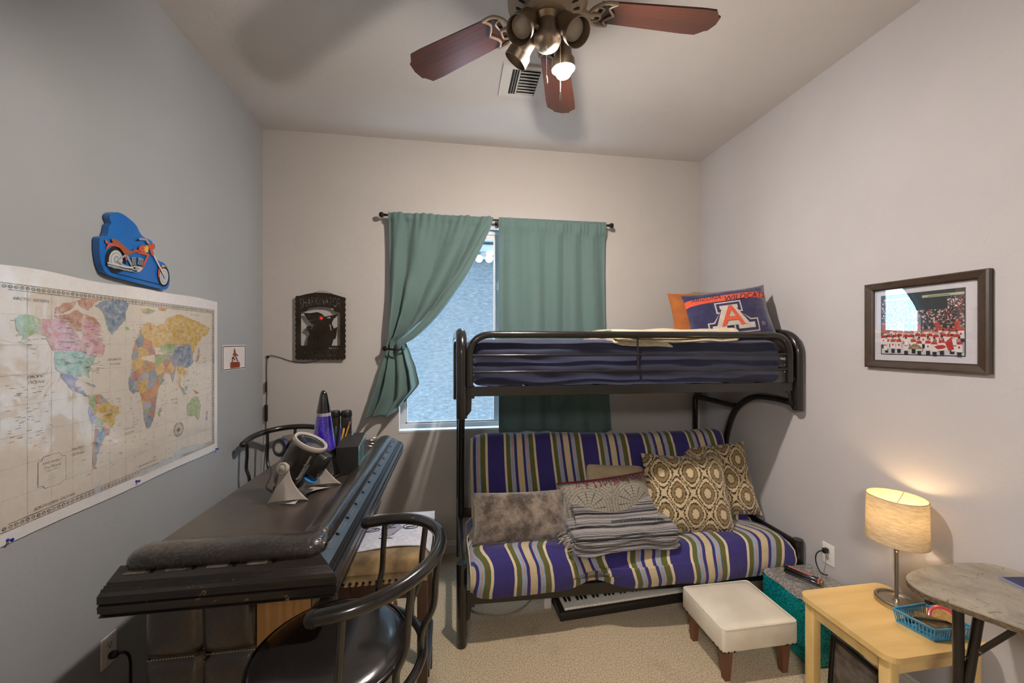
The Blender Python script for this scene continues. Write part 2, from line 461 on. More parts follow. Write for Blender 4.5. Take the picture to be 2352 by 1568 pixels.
for k in range(5):
    a = math.radians(-2 + 71.4 * k)
    R = Matrix.Translation((FC.x, FC.y, ZB)) @ Matrix.Rotation(a, 4, 'Z')
    pitch = Matrix.Rotation(math.radians(11), 4, 'X')
    out = [(.19, -.052), (.22, -.058), (.56, -.074), (.615, -.073), (.64, -.045), (.652, -.04), (.66, 0), (.652, .04), (.64, .045), (.615, .073), (.56, .074), (.22, .058), (.19, .052)]
    bl = obj('blade', MB().fill([out], .006, Matrix()), M_BLADE, None, bevel=.0015)
    bl.parent = fan; bl.matrix_basis = Matrix.Translation(-Vector(fan.location)) @ R @ pitch
    mb = MB(); T = R @ pitch
    zi = -.011
    mb.tube([T @ Vector((.12, 0, -.004)), T @ Vector((.155, 0, zi - .004)), T @ Vector((.2, 0, zi))], [.012, .009, .007], 8)
    for sg in (-1, 1):
        mb.tube(smoothpath([T @ Vector((.16, sg * .008, zi)), T @ Vector((.17, sg * .035, zi)), T @ Vector((.2, sg * .06, zi)), T @ Vector((.245, sg * .062, zi))], 6), [.006] * 19, 8)
        mb.tube(smoothpath([T @ Vector((.245, sg * .062, zi)), T @ Vector((.225, sg * .04, zi)), T @ Vector((.232, sg * .022, zi)), T @ Vector((.252, 0, zi))], 6), .0045, 8)
        mb.tube(smoothpath([T @ Vector((.18, sg * .04, zi)), T @ Vector((.205, sg * .03, zi)), T @ Vector((.2, 0, zi))], 6), .004, 8)
    obj('blade_iron', mb, M_IVORY, fan, smooth=True)
# light kit
obj('switch_housing', MB().lathe([(.0, ZB - .165), (.02, ZB - .163), (.042, ZB - .148), (.05, ZB - .13), (.05, ZB - .115), (.042, ZB - .108), (.042, ZB - .07), (.06, ZB - .06)], 28, (FC.x, FC.y, 0)), M_PEW, fan, smooth=True)
M_LENS = mat('frosted_lens', '#b9b3aa', .5)
cans = [(-.118, -.075, .042, -.050), (.085, -.095, .045, -.052), (-.108, .07, -.035, .03), (.085, .085, .0, .012)]
ends = []
for i, (dx, dy, ax, ay) in enumerate(cans):
    p1 = FC + Vector((dx, dy, ZB - .165))                       # mouth
    dirv = Vector(((dx) * (.5 if i < 2 else .8 if i == 2 else .1), (dy) * (1.05 if i < 2 else .7 if i == 2 else .15), -.13)).normalized()
    p0 = p1 - dirv * .125
    Q = dirv.to_track_quat('Z', 'Y').to_matrix().to_4x4(); Mx = Matrix.Translation(p0) @ Q
    lh = obj('lamp_head', MB().lathe([(.0, -.012), (.02, -.008), (.032, .005), (.035, .02), (.034, .07), (.037, .088), (.0445, .092), (.046, .125), (.0435, .125), (.042, .094), (.03, .08), (.03, .06)], 30, M=Mx, cap=False), M_PEW, fan, smooth=True)
    mid = p0 + dirv * .03
    obj('arm', MB().tube([FC + Vector((0, 0, ZB - .1)), FC + (mid - FC) * .5 + Vector((0, 0, (ZB - .1) * .5)) , mid], .009, 10), M_PEW, fan, smooth=True)
    if i < 3:
        obj('bulb', MB().lathe([(.0, .1), (.025, .098), (.036, .09), (.03, .075)], 24, M=Mx, cap=False), M_LENS, lh, smooth=True)
    else:
        obj('bulb', MB().lathe([(.0, .158), (.012, .157), (.024, .15), (.031, .138), (.033, .125), (.03, .11), (.022, .1), (.018, .09)], 20, M=Mx, cap=False), emis('lit_bulb', '#fff4ea', P_BULB), lh, smooth=True)
for dx, dy, L in ((-.008, -.02, .11), (.052, .012, .185)):
    mb = MB()
    z0 = ZB - .16 if dx < 0 else ZB - .12
    x, y = FC.x + dx, FC.y + dy
    n = int(L / .0042)
    for i in range(n): mb.lathe([(.0, -.0016), (.0016, 0), (.0, .0016)], 6, (x, y, z0 - i * .0042), cap=False)
    mb.lathe([(0, -.03), (.004, -.026), (.0035, -.01), (.001, 0)], 10, (x, y, z0 - L))
    obj('pull_chain', mb, M_STEEL, fan, smooth=True)

# ================================================================ CURTAINS
YR = YB - .08
rod = thing('curtain_rod', 'thin dark bronze curtain rod with ball finials above the window', 'curtain rod', (.35, YR, 2.48))
obj('rod', MB().tube([(-.49, YR, 2.487), (1.185, YR, 2.487)], .008, 12), M_BRZ, rod, smooth=True)
for x, sg in ((-.49, -1), (1.185, 1)):
    Mx = Matrix.Translation((x, YR, 2.487)) @ Matrix.Rotation(sg * PI / 2, 4, 'Y')
    obj('finial', MB().lathe([(.008, -.004), (.011, 0), (.008, .006), (.016, .012), (.02, .022), (.018, .034), (.009, .041), (0, .042)], 18, M=Mx), M_BRZ, rod, smooth=True)
for x in (-.455, .315, 1.165):
    obj('bracket', MB().box((x - .004, YR, 2.475), (x + .004, YB, 2.485)).box((x - .01, YB - .004, 2.45), (x + .01, YB, 2.5)), M_BRZ, rod)
def curt(t):
    v = t.coord('Object', (1, 1, 4)); v2 = t.coord('Object', (4, 4, 1))
    a = t.mix(.5, t.ramp(t.noise(v, 220, 2), [(.3, '#546a68'), (.7, '#677f7b')]), t.ramp(t.noise(v2, 220, 2), [(.3, '#546a68'), (.7, '#677f7b')]))
    return a
M_CURT = cloth('teal_curtain_cloth', curt, .75, 500, (14, .2, 1.0), sheen=.15)
def interp(tab, z):
    if z >= tab[0][0]: return tab[0][1:]
    for (z0, *a), (z1, *b) in zip(tab, tab[1:]):
        if z1 <= z <= z0:
            t = (z0 - z) / (z0 - z1); t = t * t * (3 - 2 * t) * .4 + t * .6; return [p + (q - p) * t for p, q in zip(a, b)]
    return tab[-1][1:]
# right curtain, hanging free
def fr(u, v):
    z = 2.505 - v * (2.505 - (.893 + .02 * math.sin(u * 6)))
    x = .322 + .03 * 0 + (.842 + .065 * v ** 2) * u
    k = 1 - .55 * math.exp(-v * 7)
    y = YR + .004 + .017 * k * math.sin(u * 34 + .5 * math.sin(v * 3 + u * 9)) + .012 * math.sin(u * 13 + 1) * v + .004 * (1 - k) * math.sin(u * 150)
    y += .05 * v * (1 - v) * .3
    if v < .06: y = YR - .017 + .006 * math.sin(u * 120 + math.sin(u * 40) * 2) * (v / .06 + .3)
    x += .006 * math.cos(u * 34) * k
    return Vector((x, min(y, YB - .016), z))
rc = obj('curtain', MB().grid(fr, 150, 60), M_CURT, smooth='all')
tag(rc, 'teal curtain panel hanging straight down over the right half of the window', 'curtain', 'teal curtains on the window')
sf = rc.modifiers.new('thick', 'SOLIDIFY'); sf.thickness = .002; sf.offset = 0
# left curtain, gathered into the holdback
edges = [(2.502, -.468, .285), (2.42, -.466, .262), (2.3, -.465, .205), (2.1, -.462, .10), (1.95, -.462, .0), (1.83, -.463, -.085), (1.72, -.468, -.18), (1.63, -.468, -.275), (1.575, -.478, -.355), (1.535, -.476, -.372), (1.49, -.49, -.352), (1.42, -.51, -.325), (1.3, -.545, -.285), (1.18, -.585, -.262), (1.04, -.625, -.36)]
def fl_(u, v):
    zb = 1.035 + .02 * math.sin(u * 5) + max(0, u - .55) * .30
    z = 2.502 - v * (2.502 - zb)
    ze = 2.502 - v * (2.502 - 1.04)
    x0, x1 = interp(edges, ze)
    # columns bunch toward the held-back edge above the knot
    w = max(0, min(1, (2.5 - ze) / .95)); uu = u
    x = x0 + (x1 - x0) * uu
    wid = (x1 - x0)
    amp = .016 + .016 * w
    if ze < 1.54: amp = .012 + .06 * (1.54 - ze)
    ph = u * 27 + 2.2 * math.sin(u * 5 + .6) + 1.2 * noise.noise(Vector((u * 4, v * 1.5, 8)))
    y = YR - .012 + amp * math.sin(ph + .8 * math.sin(u * 7) + v * 1.5) + .01 * math.sin(u * 90) * math.exp(-v * 18)
    # the knot is pulled to the wall side
    kn = math.exp(-((ze - 1.535) / .16) ** 2); y += .025 * kn
    if v > .35 and v < .64: z += -.05 * math.sin((v - .35) / .29 * PI) * (1 - u) * .6
    y += .02 * noise.noise(Vector((x * 7, z * 5, 3))) * (1 - kn * .7)
    x += .008 * math.sin(ph + 1.2) * (1 - math.exp(-v * 6))
    if z > 2.45: y = min(y * 1.0, YR - .0125 + .003 * math.sin(u * 90)) - .004
    return Vector((x, min(y, YB - .012), z))
lc = obj('curtain', MB().grid(fl_, 160, 110), M_CURT, smooth='all')
tag(lc, 'teal curtain panel pulled aside and gathered at the left of the window', 'curtain', 'teal curtains on the window')
sf = lc.modifiers.new('thick', 'SOLIDIFY'); sf.thickness = .002; sf.offset = 0
# rolled leading edge of the pulled panel
mb = MB()
pth = [Vector((x1 - .02, YR - .045 + .01 * math.sin(z * 5), z)) for z, x0, x1 in edges[1:10]]
pth = smoothpath(pth, 6)
mb.tube(pth, [.012 + .018 * math.sin(min(1, i / len(pth) * 1.05) * PI) ** .6 for i in range(len(pth))], 14)
obj('turned_edge', mb, M_CURT, lc, smooth='all')
hb = thing('curtain_holdback', 'dark bronze holdback knob and strap gripping the left curtain', 'holdback', (-.49, YB, 1.535))
Mx = Matrix.Translation((-.492, YB, 1.535)) @ Matrix.Rotation(PI / 2, 4, 'X')
obj('knob', MB().lathe([(.016, 0), (.016, .006), (.006, .01), (.006, .07), (.012, .075), (.018, .085), (.018, .095), (.01, .105), (0, .107)], 18, M=Mx), M_BRZ, hb, smooth=True)
lp = smoothpath([(-.485, YR - .0, 1.535), (-.47, YR - .05, 1.532), (-.42, YR - .066, 1.53), (-.37, YR - .05, 1.53), (-.355, YR - .01, 1.532), (-.40, YR + .055, 1.535), (-.46, YR + .05, 1.535)], 6, True)
obj('strap', MB().tube(lp, .007, 10, closed=True), M_BRZ, hb, smooth=True)

# ================================================================ LEFT WALL: MAP, PLAQUE, PLATE
def wl(px, py, off=0.0):
    p = at(px, py, X=XL); return (p.y, p.z)
def A(x, y): return wl(x / 3.734, 440 + y / 3.734)
def Bp(x, y): return wl(x / 3.734, 840 + y / 3.734)
def lw(off):   # 2D (along wall Y, height z) -> 3D on the left wall, front face towards the room
    return lambda x, y, z: Vector((XL + off + z, x, y))
def rev(l): return l
def fillL(mb, loop, off, th=0):
    # orientation so normals face +X: mirror handled by order (Y right, Z up gives +X normal)
    mb.fill([loop], th, fn=lw(off))
MY0, MY1, MZ0, MZ1 = 1.334, 2.374, .978, 1.812
def mapcol(name, c, v=None):
    t = NT(name); t.set(.38, coat=1.0, coat_rough=.05); t.b.inputs['Coat IOR'].default_value = 2.3
    co = t.coord()
    if v == 'pol':
        vo = t.n('ShaderNodeTexVoronoi', i_Scale=24.0); t.l(co, vo.inputs['Vector'])
        sep = t.n('ShaderNodeSeparateColor'); t.l(vo.outputs['Color'], sep.inputs[0])
        base = t.ramp(sep.outputs[0], [(0, '#7d8799'), (.17, '#bb7444'), (.34, '#caa042'), (.5, '#5f7d96'), (.66, '#829a5e'), (.8, '#a9614c'), (.92, '#9b94a8')], 'CONSTANT')
        base = t.mix(.25, base, t.ramp(t.noise(co, 60, 5), [(.35, c), (.65, '#e4d8c4')]))
    else: base = t.ramp(t.noise(co, 40, 6, .7), [(.38, c), (.9, '#ddd5ca')])
    t.col(base)
    t.bump(t.noise(co, 4.5, 3, .5, 1.2), .2, .02)
    t.l(t.t.nodes[-1].outputs[0] if False else t.b.inputs['Normal'].links[0].from_socket, t.b.inputs['Coat Normal'])
    return t.m
map_mats = [mapcol('map_paper', '#d2c8bc'), mapcol('map_margin', '#e6e4e6'), mapcol('map_green', '#8aa368'), mapcol('map_pink', '#c58d97'), mapcol('map_salmon', '#b0745c'), mapcol('map_blue', '#647b96'),
        mapcol('map_mint', '#86ab97'), mapcol('map_lilac', '#8279a3'), mapcol('map_yellow', '#c49e3c'), mapcol('map_politic', '#b9ab92', 'pol'), mapcol('map_ink', '#4f4740'), mapcol('map_line', '#9c9081'), mapcol('map_ice', '#b4bcc4')]
PAPER, MARG, GRN, PINK, SALM, BLU, MINT, LIL, YEL, POL, INK, LINE, ICE = range(13)
mb = MB()
def mapsurf(x, y): return .006
def Lf(off): return lambda x, y, z: Vector((XL + mapsurf(x, y) + off + z, x, y))
mb.mi = MARG
def edge_l(v): return MY0 + .004 * math.sin(v * 9)
NU, NV = 60, 40
mb.grid(lambda u, v: Lf(0)(MY0 + (MY1 - MY0) * u, MZ0 + .002 * math.sin(u * 12) + (MZ1 - MZ0 + .003 * math.sin(u * 17)) * v, 0), NU, NV)
mb.mi = PAPER
bx0, bx1, bz0, bz1 = MY0 + .0005, MY1 - .03, MZ0 + .04, MZ1 - .052
mb.grid(lambda u, v: Lf(.0006)(bx0 + (bx1 - bx0) * u, bz0 + (bz1 - bz0) * v, 0), NU, NV)
def subdiv(loop, step=.03):
    out = []
    for i in range(len(loop)):
        a, b = Vector(loop[i]), Vector(loop[(i + 1) % len(loop)]); n = max(1, int((b - a).length / step))
        for k in range(n): out.append(tuple(a + (b - a) * k / n))
    return out
def rough(loop, amp=.0022, step=.007):
    l = subdiv(loop, step); return [(x + amp * noise.noise(Vector((x * 90, y * 90, 0))) * 2, y + amp * noise.noise(Vector((x * 90, y * 90, 9))) * 2) for x, y in l]
LO = [0]
def land(mi, pts, f=A, off=.0013, amp=.0022):
    LO[0] += 1; off = .0012 + LO[0] * .000012 + (off - .0013) * .3; mb.mi = mi; mb.fill([rough([f(*p) for p in pts], amp)], fn=Lf(off))
def strip(mi, a, b, w=.0009, off=.0011):
    a, b = Vector(a), Vector(b); n = max(2, int((b - a).length / .04)); d = (b - a).normalized(); q = Vector((-d.y, d.x)) * w
    mb.mi = mi
    vs = []
    for i in range(n + 1):
        p = a + (b - a) * i / n
        vs += [Lf(off)(p.x + q.x, p.y + q.y, 0), Lf(off)(p.x - q.x, p.y - q.y, 0)]
    mb.add(vs, [(2 * i, 2 * i + 1, 2 * i + 3, 2 * i + 2) for i in range(n)])
# graticule and ornamental border
for i in range(1, 14): strip(LINE, (bx0 + (bx1 - bx0) * i / 14, bz0), (bx0 + (bx1 - bx0) * i / 14, bz1), .0005)
for i in range(1, 8): strip(LINE, (bx0, bz0 + (bz1 - bz0) * i / 8), (bx1, bz0 + (bz1 - bz0) * i / 8), .0005)
for d, w in ((0, .0012), (.019, .0012), (.0095, .0004)):
    for a, b in (((bx0 - .0 + d, bz0 + d), (bx1 - d, bz0 + d)), ((bx0 + d, bz1 - d), (bx1 - d, bz1 - d)), ((bx1 - d, bz0 + d), (bx1 - d, bz1 - d))): strip(INK, a, b, w)
def ringL(cx, cy, r, mi=INK, w=.0012, off=.0015):
    mb.mi = mi; mb.fill([circ(cx, cy, r, 8), circ(cx, cy, r - w, 8)], fn=Lf(off))
n = 64
for i in range(n):
    x = bx0 + .0095 + (bx1 - bx0 - .019) * i / (n - 1)
    ringL(x, bz0 + .0095, .0058, w=.0028); ringL(x, bz1 - .0095, .0058, w=.0028)
for i in range(1, 47):
    z = bz0 + .0095 + (bz1 - bz0 - .019) * i / 47
    ringL(bx1 - .0095, z, .0058, w=.0028)
land(GRN, [(110, 1080), (180, 1045), (325, 1085), (325, 1225), (280, 1210), (230, 1240), (150, 1300), (180, 1240), (120, 1200), (105, 1140)])
land(MINT, [(110, 1080), (180, 1048), (178, 1238), (120, 1200), (105, 1140)], off=.0016)
land(PINK, [(325, 1085), (400, 1095), (450, 1085), (560, 1140), (640, 1220), (670, 1270), (640, 1365), (430, 1365), (400, 1300), (360, 1230), (325, 1220)])
land(SALM, [(325, 1150), (380, 1190), (430, 1250), (455, 1362), (430, 1365), (400, 1300), (360, 1230), (325, 1220)], off=.0016)
land(PINK, [(640, 1365), (670, 1270), (690, 1230), (680, 1100), (730, 1060), (800, 1090), (850, 1150), (830, 1240), (880, 1330), (870, 1400), (800, 1390), (740, 1420), (700, 1380)])
land(SALM, [(660, 1370), (690, 1300), (735, 1290), (725, 1370), (700, 1380)], off=.0016)
land(SALM, [(450, 1000), (520, 960), (640, 940), (600, 1000), (520, 1040), (440, 1050)]); land(SALM, [(640, 935), (700, 910), (850, 920), (780, 970), (740, 1020), (680, 1000)])
land(SALM, [(440, 1060), (560, 1050), (640, 1010), (700, 1060), (680, 1100), (690, 1200), (620, 1190), (560, 1140), (470, 1100)])
land(SALM, [(700, 1050), (790, 1080), (850, 1160), (800, 1140), (730, 1100)], off=.0016)
land(BLU, [(785, 980), (860, 935), (950, 925), (1050, 935), (1090, 965), (1060, 1040), (1055, 1110), (1000, 1160), (945, 1235), (905, 1180), (890, 1120), (875, 1050), (830, 1000)], amp=.003)
land(GRN, [(1050, 1165), (1085, 1160), (1095, 1180), (1070, 1195)])
land(MINT, [(445, 1370), (640, 1368), (700, 1385), (740, 1420), (815, 1395), (790, 1450), (760, 1500), (745, 1560), (752, 1600), (700, 1575), (650, 1590), (600, 1575), (500, 1560), (460, 1520), (445, 1440)])
land(LIL, [(495, 65), (600, 80), (650, 110), (620, 150), (625, 190), (680, 175), (660, 225), (600, 215), (550, 150), (510, 110)], Bp)
land(BLU, [(650, 220), (690, 200), (720, 250), (780, 265), (770, 285), (700, 250)], Bp)
land(BLU, [(710, 140), (760, 150), (800, 170), (790, 185), (740, 160)], Bp)
land(GRN, [(740, 262), (800, 240), (800, 340), (780, 370), (750, 330)], Bp)
land(SALM, [(795, 245), (860, 250), (850, 322), (805, 330)], Bp, .0015)
land(BLU, [(855, 265), (905, 290), (890, 315), (850, 318)], Bp, .0015)
land(YEL, [(800, 350), (850, 318), (905, 298), (940, 330), (1000, 350), (1000, 400), (970, 440), (970, 490), (920, 545), (890, 530), (860, 500), (850, 460), (800, 430), (778, 390)], Bp, .0014)
land(LIL, [(740, 350), (780, 370), (790, 430), (800, 500), (760, 470), (735, 400)], Bp)
land(GRN, [(800, 435), (850, 460), (862, 505), (820, 525), (800, 490)], Bp, .0016)
land(BLU, [(820, 540), (870, 540), (890, 580), (870, 640), (840, 700), (812, 780), (802, 855), (788, 850), (790, 760), (800, 640)], Bp)
land(SALM, [(800, 505), (822, 545), (802, 640), (792, 760), (795, 850), (815, 885), (785, 885), (770, 830), (785, 700)], Bp, .0012)
land(SALM, [(850, 510), (920, 545), (915, 595), (890, 605), (870, 545)], Bp, .0012)
land(POL, [(1120, -30), (1180, -60), (1260, -40), (1330, -20), (1350, 60), (1395, 120), (1380, 150), (1350, 180), (1330, 260), (1320, 340), (1310, 430), (1270, 530), (1240, 540), (1220, 450), (1210, 360), (1195, 260), (1180, 220), (1120, 240), (1090, 200), (1085, 110), (1110, 60)], Bp)
land(POL, [(1130, 1330), (1150, 1270), (1180, 1230), (1180, 1190), (1230, 1130), (1280, 1120), (1290, 1200), (1280, 1290), (1310, 1340), (1320, 1400), (1280, 1400), (1200, 1420), (1160, 1480), (1120, 1460), (1110, 1420)])
land(YEL, [(1285, 1130), (1330, 1150), (1400, 1130), (1430, 1080), (1520, 1050), (1600, 1080), (1700, 1120), (1790, 1170), (1770, 1220), (1720, 1250), (1680, 1310), (1640, 1400), (1610, 1300), (1560, 1320), (1480, 1320), (1420, 1300), (1360, 1330), (1300, 1340), (1280, 1290), (1290, 1200)])
land(GRN, [(1360, 1330), (1440, 1290), (1490, 1330), (1470, 1390), (1400, 1390), (1365, 1370)], off=.0016)
land(BLU, [(1470, 1390), (1490, 1330), (1560, 1320), (1610, 1300), (1640, 1400), (1640, 1470), (1600, 1510), (1540, 1510), (1500, 1490), (1460, 1430)])
land(POL, [(1310, 1400), (1400, 1390), (1470, 1400), (1500, 1490), (1485, 1560), (1470, 1640), (1440, 1560), (1400, 1540), (1380, 1600), (1340, 1620), (1318, 1520)], off=.0015)
land(YEL, [(1500, 0), (1560, 10), (1590, 50), (1570, 110), (1545, 60), (1530, 150), (1570, 230), (1520, 180), (1515, 60)], Bp)
land(BLU, [(1530, 175), (1560, 200), (1590, 245), (1560, 240)], Bp); land(MINT, [(1570, 175), (1595, 165), (1595, 215), (1572, 210)], Bp); land(SALM, [(1640, 205), (1690, 225), (1680, 240), (1650, 225)], Bp)
land(SALM, [(1665, 1450), (1680, 1400), (1690, 1330), (1700, 1370), (1690, 1440), (1670, 1470)])
land(GRN, [(1590, 330), (1640, 270), (1680, 265), (1710, 330), (1700, 420), (1690, 470), (1660, 430), (1590, 430)], Bp)
land(LIL, [(1770, 380), (1762, 465), (1748, 460), (1758, 400)], Bp); land(GRN, [(1350, 360), (1370, 350), (1356, 440), (1340, 420)], Bp)
land(POL, [(1190, 1005), (1260, 1000), (1320, 1020), (1270, 1050), (1210, 1040)]); land(POL, [(1340, 1000), (1420, 1000), (1400, 1025), (1350, 1020)]); land(YEL, [(1395, 1110), (1440, 1070), (1430, 1090), (1405, 1120)], amp=.001)
land(ICE, [(1100, 950), (1200, 905), (1330, 845), (1390, 790), (1450, 800), (1500, 720), (1580, 690), (1680, 670), (1760, 680), (1600, 755), (1440, 835), (1200, 945)], Bp)
land(ICE, [(790, 1100), (780, 1070), (830, 1010), (860, 940), (845, 1030), (845, 1085)], Bp)
# place-name ticks scattered over land and coasts
rnd = random.Random(3)
def ticks(n, x0, x1, y0, y1, f):
    for _ in range(n):
        x, y = rnd.uniform(x0, x1), rnd.uniform(y0, y1); w = rnd.uniform(8, 26)
        a = f(x, y); strip(INK, a, (a[0] + w * .0007, a[1]), .0007, .002)
ticks(150, 460, 860, 1080, 1560, A); ticks(190, 1110, 1700, 1130, 1568, A); ticks(60, 1540, 1800, 60, 300, Bp); ticks(50, 740, 1000, 250, 560, Bp); ticks(90, 1090, 1400, 0, 520, Bp)
ticks(50, 20, 420, 150, 700, Bp); ticks(24, 880, 1500, 560, 820, Bp); ticks(20, 640, 960, 640, 960, Bp); ticks(14, 1590, 1700, 290, 420, Bp); ticks(20, 1350, 1500, 140, 400, Bp); ticks(20, 60, 340, 1040, 1400, A)
def mtext(txt, px, py, size, f=A, bold=0.0, sx=1.0, shear=.2, mi=INK, align='CENTER'):
    o = f(px, py); mb.mi = mi
    textmb(mb, txt, size * .62, lambda x, y, z: Lf(.0021)(o[0] + x * .85, o[1] + y - .003, 0), align=align, shear=shear, bold=bold, sx=sx)
mtext('ARCTIC  OCEAN', 245, 930, .021, sx=1.25); mtext('PACIFIC', 284, 92, .021, Bp, sx=1.25); mtext('OCEAN', 284, 142, .021, Bp, sx=1.25)
mtext('PACIFIC', 645, 706, .02, Bp, sx=1.25); mtext('OCEAN', 645, 754, .02, Bp, sx=1.25); mtext('ATLANTIC', 965, 1440, .02, sx=1.25); mtext('OCEAN', 965, 1480, .02, sx=1.25)
mtext('ATLANTIC', 1088, 535, .019, Bp, sx=1.25); mtext('OCEAN', 1088, 575, .019, Bp, sx=1.25); mtext('INDIAN', 1477, 288, .018, Bp, sx=1.25); mtext('OCEAN', 1477, 323, .018, Bp, sx=1.25)
mtext('SOUTHERN  OCEAN', 450, 1165, .021, Bp, sx=1.3); mtext('SOUTHERN  OCEAN', 1250, 835, .016, Bp, sx=1.3); mtext('ARCTIC OCEAN', 1655, 1056, .013, sx=1.3); mtext('GREENLAND', 967, 1045, .015, sx=1.2, shear=0)
mtext('SOUTH', 905, 390, .018, Bp, shear=0); mtext('AMERICA', 905, 422, .018, Bp, shear=0); mtext('ANTARCTICA', 1595, 750, .017, Bp, sx=1.5); mtext('PACIFIC', 1735, 1430, .014, sx=1.2); mtext('OCEAN', 1735, 1462, .014, sx=1.2)
mtext('CANADA', 560, 1290, .017, shear=0, sx=1.3); mtext('UNITED STATES', 610, 1470, .015, shear=0, sx=1.1); mtext('RUSSIA', 1530, 1200, .018, shear=0, sx=1.5)
# compass rose, cartouche
c0 = Bp(1517, 545); ringL2 = lambda r, w: mb.fill([circ(c0[0], c0[1], r, 30), circ(c0[0], c0[1], r - w, 30)], fn=Lf(.0015))
mb.mi = INK; ringL2(.034, .004); ringL2(.026, .002)
mb.fill([[(c0[0] + (.026 if k % 2 == 0 else .009) * math.cos(k * PI / 8 + PI / 2) * (1 if k % 4 == 0 else .75), c0[1] + (.026 if k % 2 == 0 else .009) * math.sin(k * PI / 8 + PI / 2) * (1 if k % 4 == 0 else .75)) for k in range(16)]], fn=Lf(.0018))
cart = [(300, 830), (330, 820), (350, 780), (490, 740), (510, 770), (545, 765), (545, 975), (520, 985), (500, 1010), (360, 1055), (345, 1035), (300, 1045)]
cl = [Bp(*p) for p in cart]; cx = sum(p[0] for p in cl) / 12; cy = sum(p[1] for p in cl) / 12
mb.mi = INK; mb.fill([subdiv(cl)], fn=Lf(.0014)); mb.mi = PAPER; mb.fill([subdiv([(cx + (x - cx) * .965, cy + (y - cy) * .97) for x, y in cl])], fn=Lf(.0018))
mtext('RAND McNALLY', 430, 820, .0165, Bp, sx=1.0, shear=0, bold=.0003); mtext('The World', 425, 865, .023, Bp); mtext('Classic Edition', 430, 888, .0145, Bp)
for k in range(9): mtext('-------------'[:5 + (k * 5) % 8], 420, 920 + k * 12, .014, Bp, shear=0)
mapo = obj('wall_map', mb, map_mats, smooth=False)
tag(mapo, 'large glossy world map with white margins pinned to the blue-grey wall', 'map')
M_PIN = mat('pin_blue', '#1c1f9c', .3, coat=.5)
for (y, z, lb) in ((at(309, 1105, X=XL).y, at(309, 1105, X=XL).z, 'blue pushpin in the middle of the bottom edge of the world map'), (MY0 + .02, MZ0 + .012, 'blue pushpin at the lower left corner of the world map'), (MY1 - .012, MZ0 + .004, 'blue pushpin at the lower right corner of the world map')):
    Mx = Matrix.Translation((XL + .006, y, z)) @ Matrix.Rotation(PI / 2, 4, 'Y')
    tag(obj('pushpin', MB().lathe([(.005, 0), (.003, .004), (.004, .01), (.0055, .012), (0, .013)], 12, M=Mx), M_PIN, smooth=True), lb, 'pushpin', 'blue pushpins in the map')

# motorcycle plaque (riders left out)
pl = [(880, 195), (905, 178), (940, 174), (990, 190), (1060, 240), (1110, 290), (1135, 340), (1170, 385), (1230, 412), (1252, 440), (1255, 510), (1290, 580), (1350, 610), (1385, 660), (1402, 740), (1392, 810), (1372, 835), (1350, 840), (1280, 822), (1000, 752), (860, 707), (812, 645), (788, 540), (783, 420), (800, 385), (845, 380), (862, 340), (870, 290), (890, 268), (874, 225)]
pq = thing('motorcycle_plaque', 'blue cut-out plaque with a red chopper motorcycle hung above the map', 'wall plaque', (XL, 1.8, 1.93))
out = [(p.x, p.y) for p in smoothpath([Vector((*A(*p), 0)) for p in pl], 3, True)]
obj('board', MB().fill([out], .022, fn=lambda x, y, z: Vector((XL + .026 + z, x, y))), [mat('plaque_blue', '#0d5fae', .3, coat=.4, var=(9, '#1567b4'))], pq)
pc = dict(k=mat('pl_black', '#141013', .4), r=mat('pl_red', '#b8503c', .4), b=mat('pl_brown', '#9a5230', .4), g=mat('pl_grey', '#8d9399', .4), w=mat('pl_silver', '#b9babb', .4), y=mat('pl_yellow', '#d8b04a', .4), d=mat('pl_navy', '#0a2a55', .4))
PO = .0262
PK = list('krbgwyd'); grp = ['rear_wheel']
def pfill(key, pts, lay=1, raw=False):
    m = mbs.setdefault(grp[0], MB()); m.mi = PK.index(key); m.fill([[A(*p) for p in pts]], fn=lambda x, y, z: Vector((XL + PO + lay * .0006, x, y)))
mbs = {}
def pell(key, cx, cy, rx, ry, lay, rot=0, hole=None):
    c, s_ = math.cos(rot), math.sin(rot)
    l = [(cx + rx * math.cos(t) * c - ry * math.sin(t) * s_, cy + rx * math.cos(t) * s_ + ry * math.sin(t) * c) for t in [2 * PI * k / 32 for k in range(32)]]
    pfill(key, l, lay)
def pline(key, P, w, lay):
    P = [Vector(p) for p in P]
    for a, b in zip(P, P[1:]):
        d = (b - a).normalized(); q = Vector((-d.y, d.x)) * w
        pfill(key, [tuple(a + q), tuple(b + q), tuple(b - q), tuple(a - q)], lay)
pell('d', 930, 665, 62, 34, 1)
pell('k', 925, 578, 93, 112, 2); pell('w', 922, 580, 60, 80, 3); pell('g', 922, 580, 46, 62, 4); pell('w', 922, 580, 40, 54, 5); pell('g', 924, 580, 25, 34, 6); pell('w', 925, 580, 12, 17, 7)
grp[0] = 'rear_fender'
pfill('r', [(828, 480), (850, 440), (900, 432), (960, 460), (1000, 510), (1015, 585), (1005, 590), (990, 530), (950, 480), (900, 462), (860, 468), (835, 490)], 8)
grp[0] = 'saddle'
pfill('b', [(872, 402), (900, 400), (940, 420), (990, 465), (1050, 510), (1058, 535), (1020, 538), (975, 505), (935, 455), (885, 430)], 9)
grp[0] = 'tail_light'
pfill('r', [(820, 405), (850, 425), (848, 445), (825, 440)], 8)
grp[0] = 'exhaust'
pline('g', [(930, 580), (1010, 540), (1060, 640)], 9, 9); pline('g', [(925, 590), (985, 630), (1060, 655)], 8, 9)
pline('k', [(836, 612), (1000, 652), (1100, 672)], 19, 3); pline('w', [(838, 606), (1000, 645), (1110, 655)], 8, 10); pline('g', [(840, 628), (1000, 668), (1100, 684)], 8, 10)
grp[0] = 'engine'
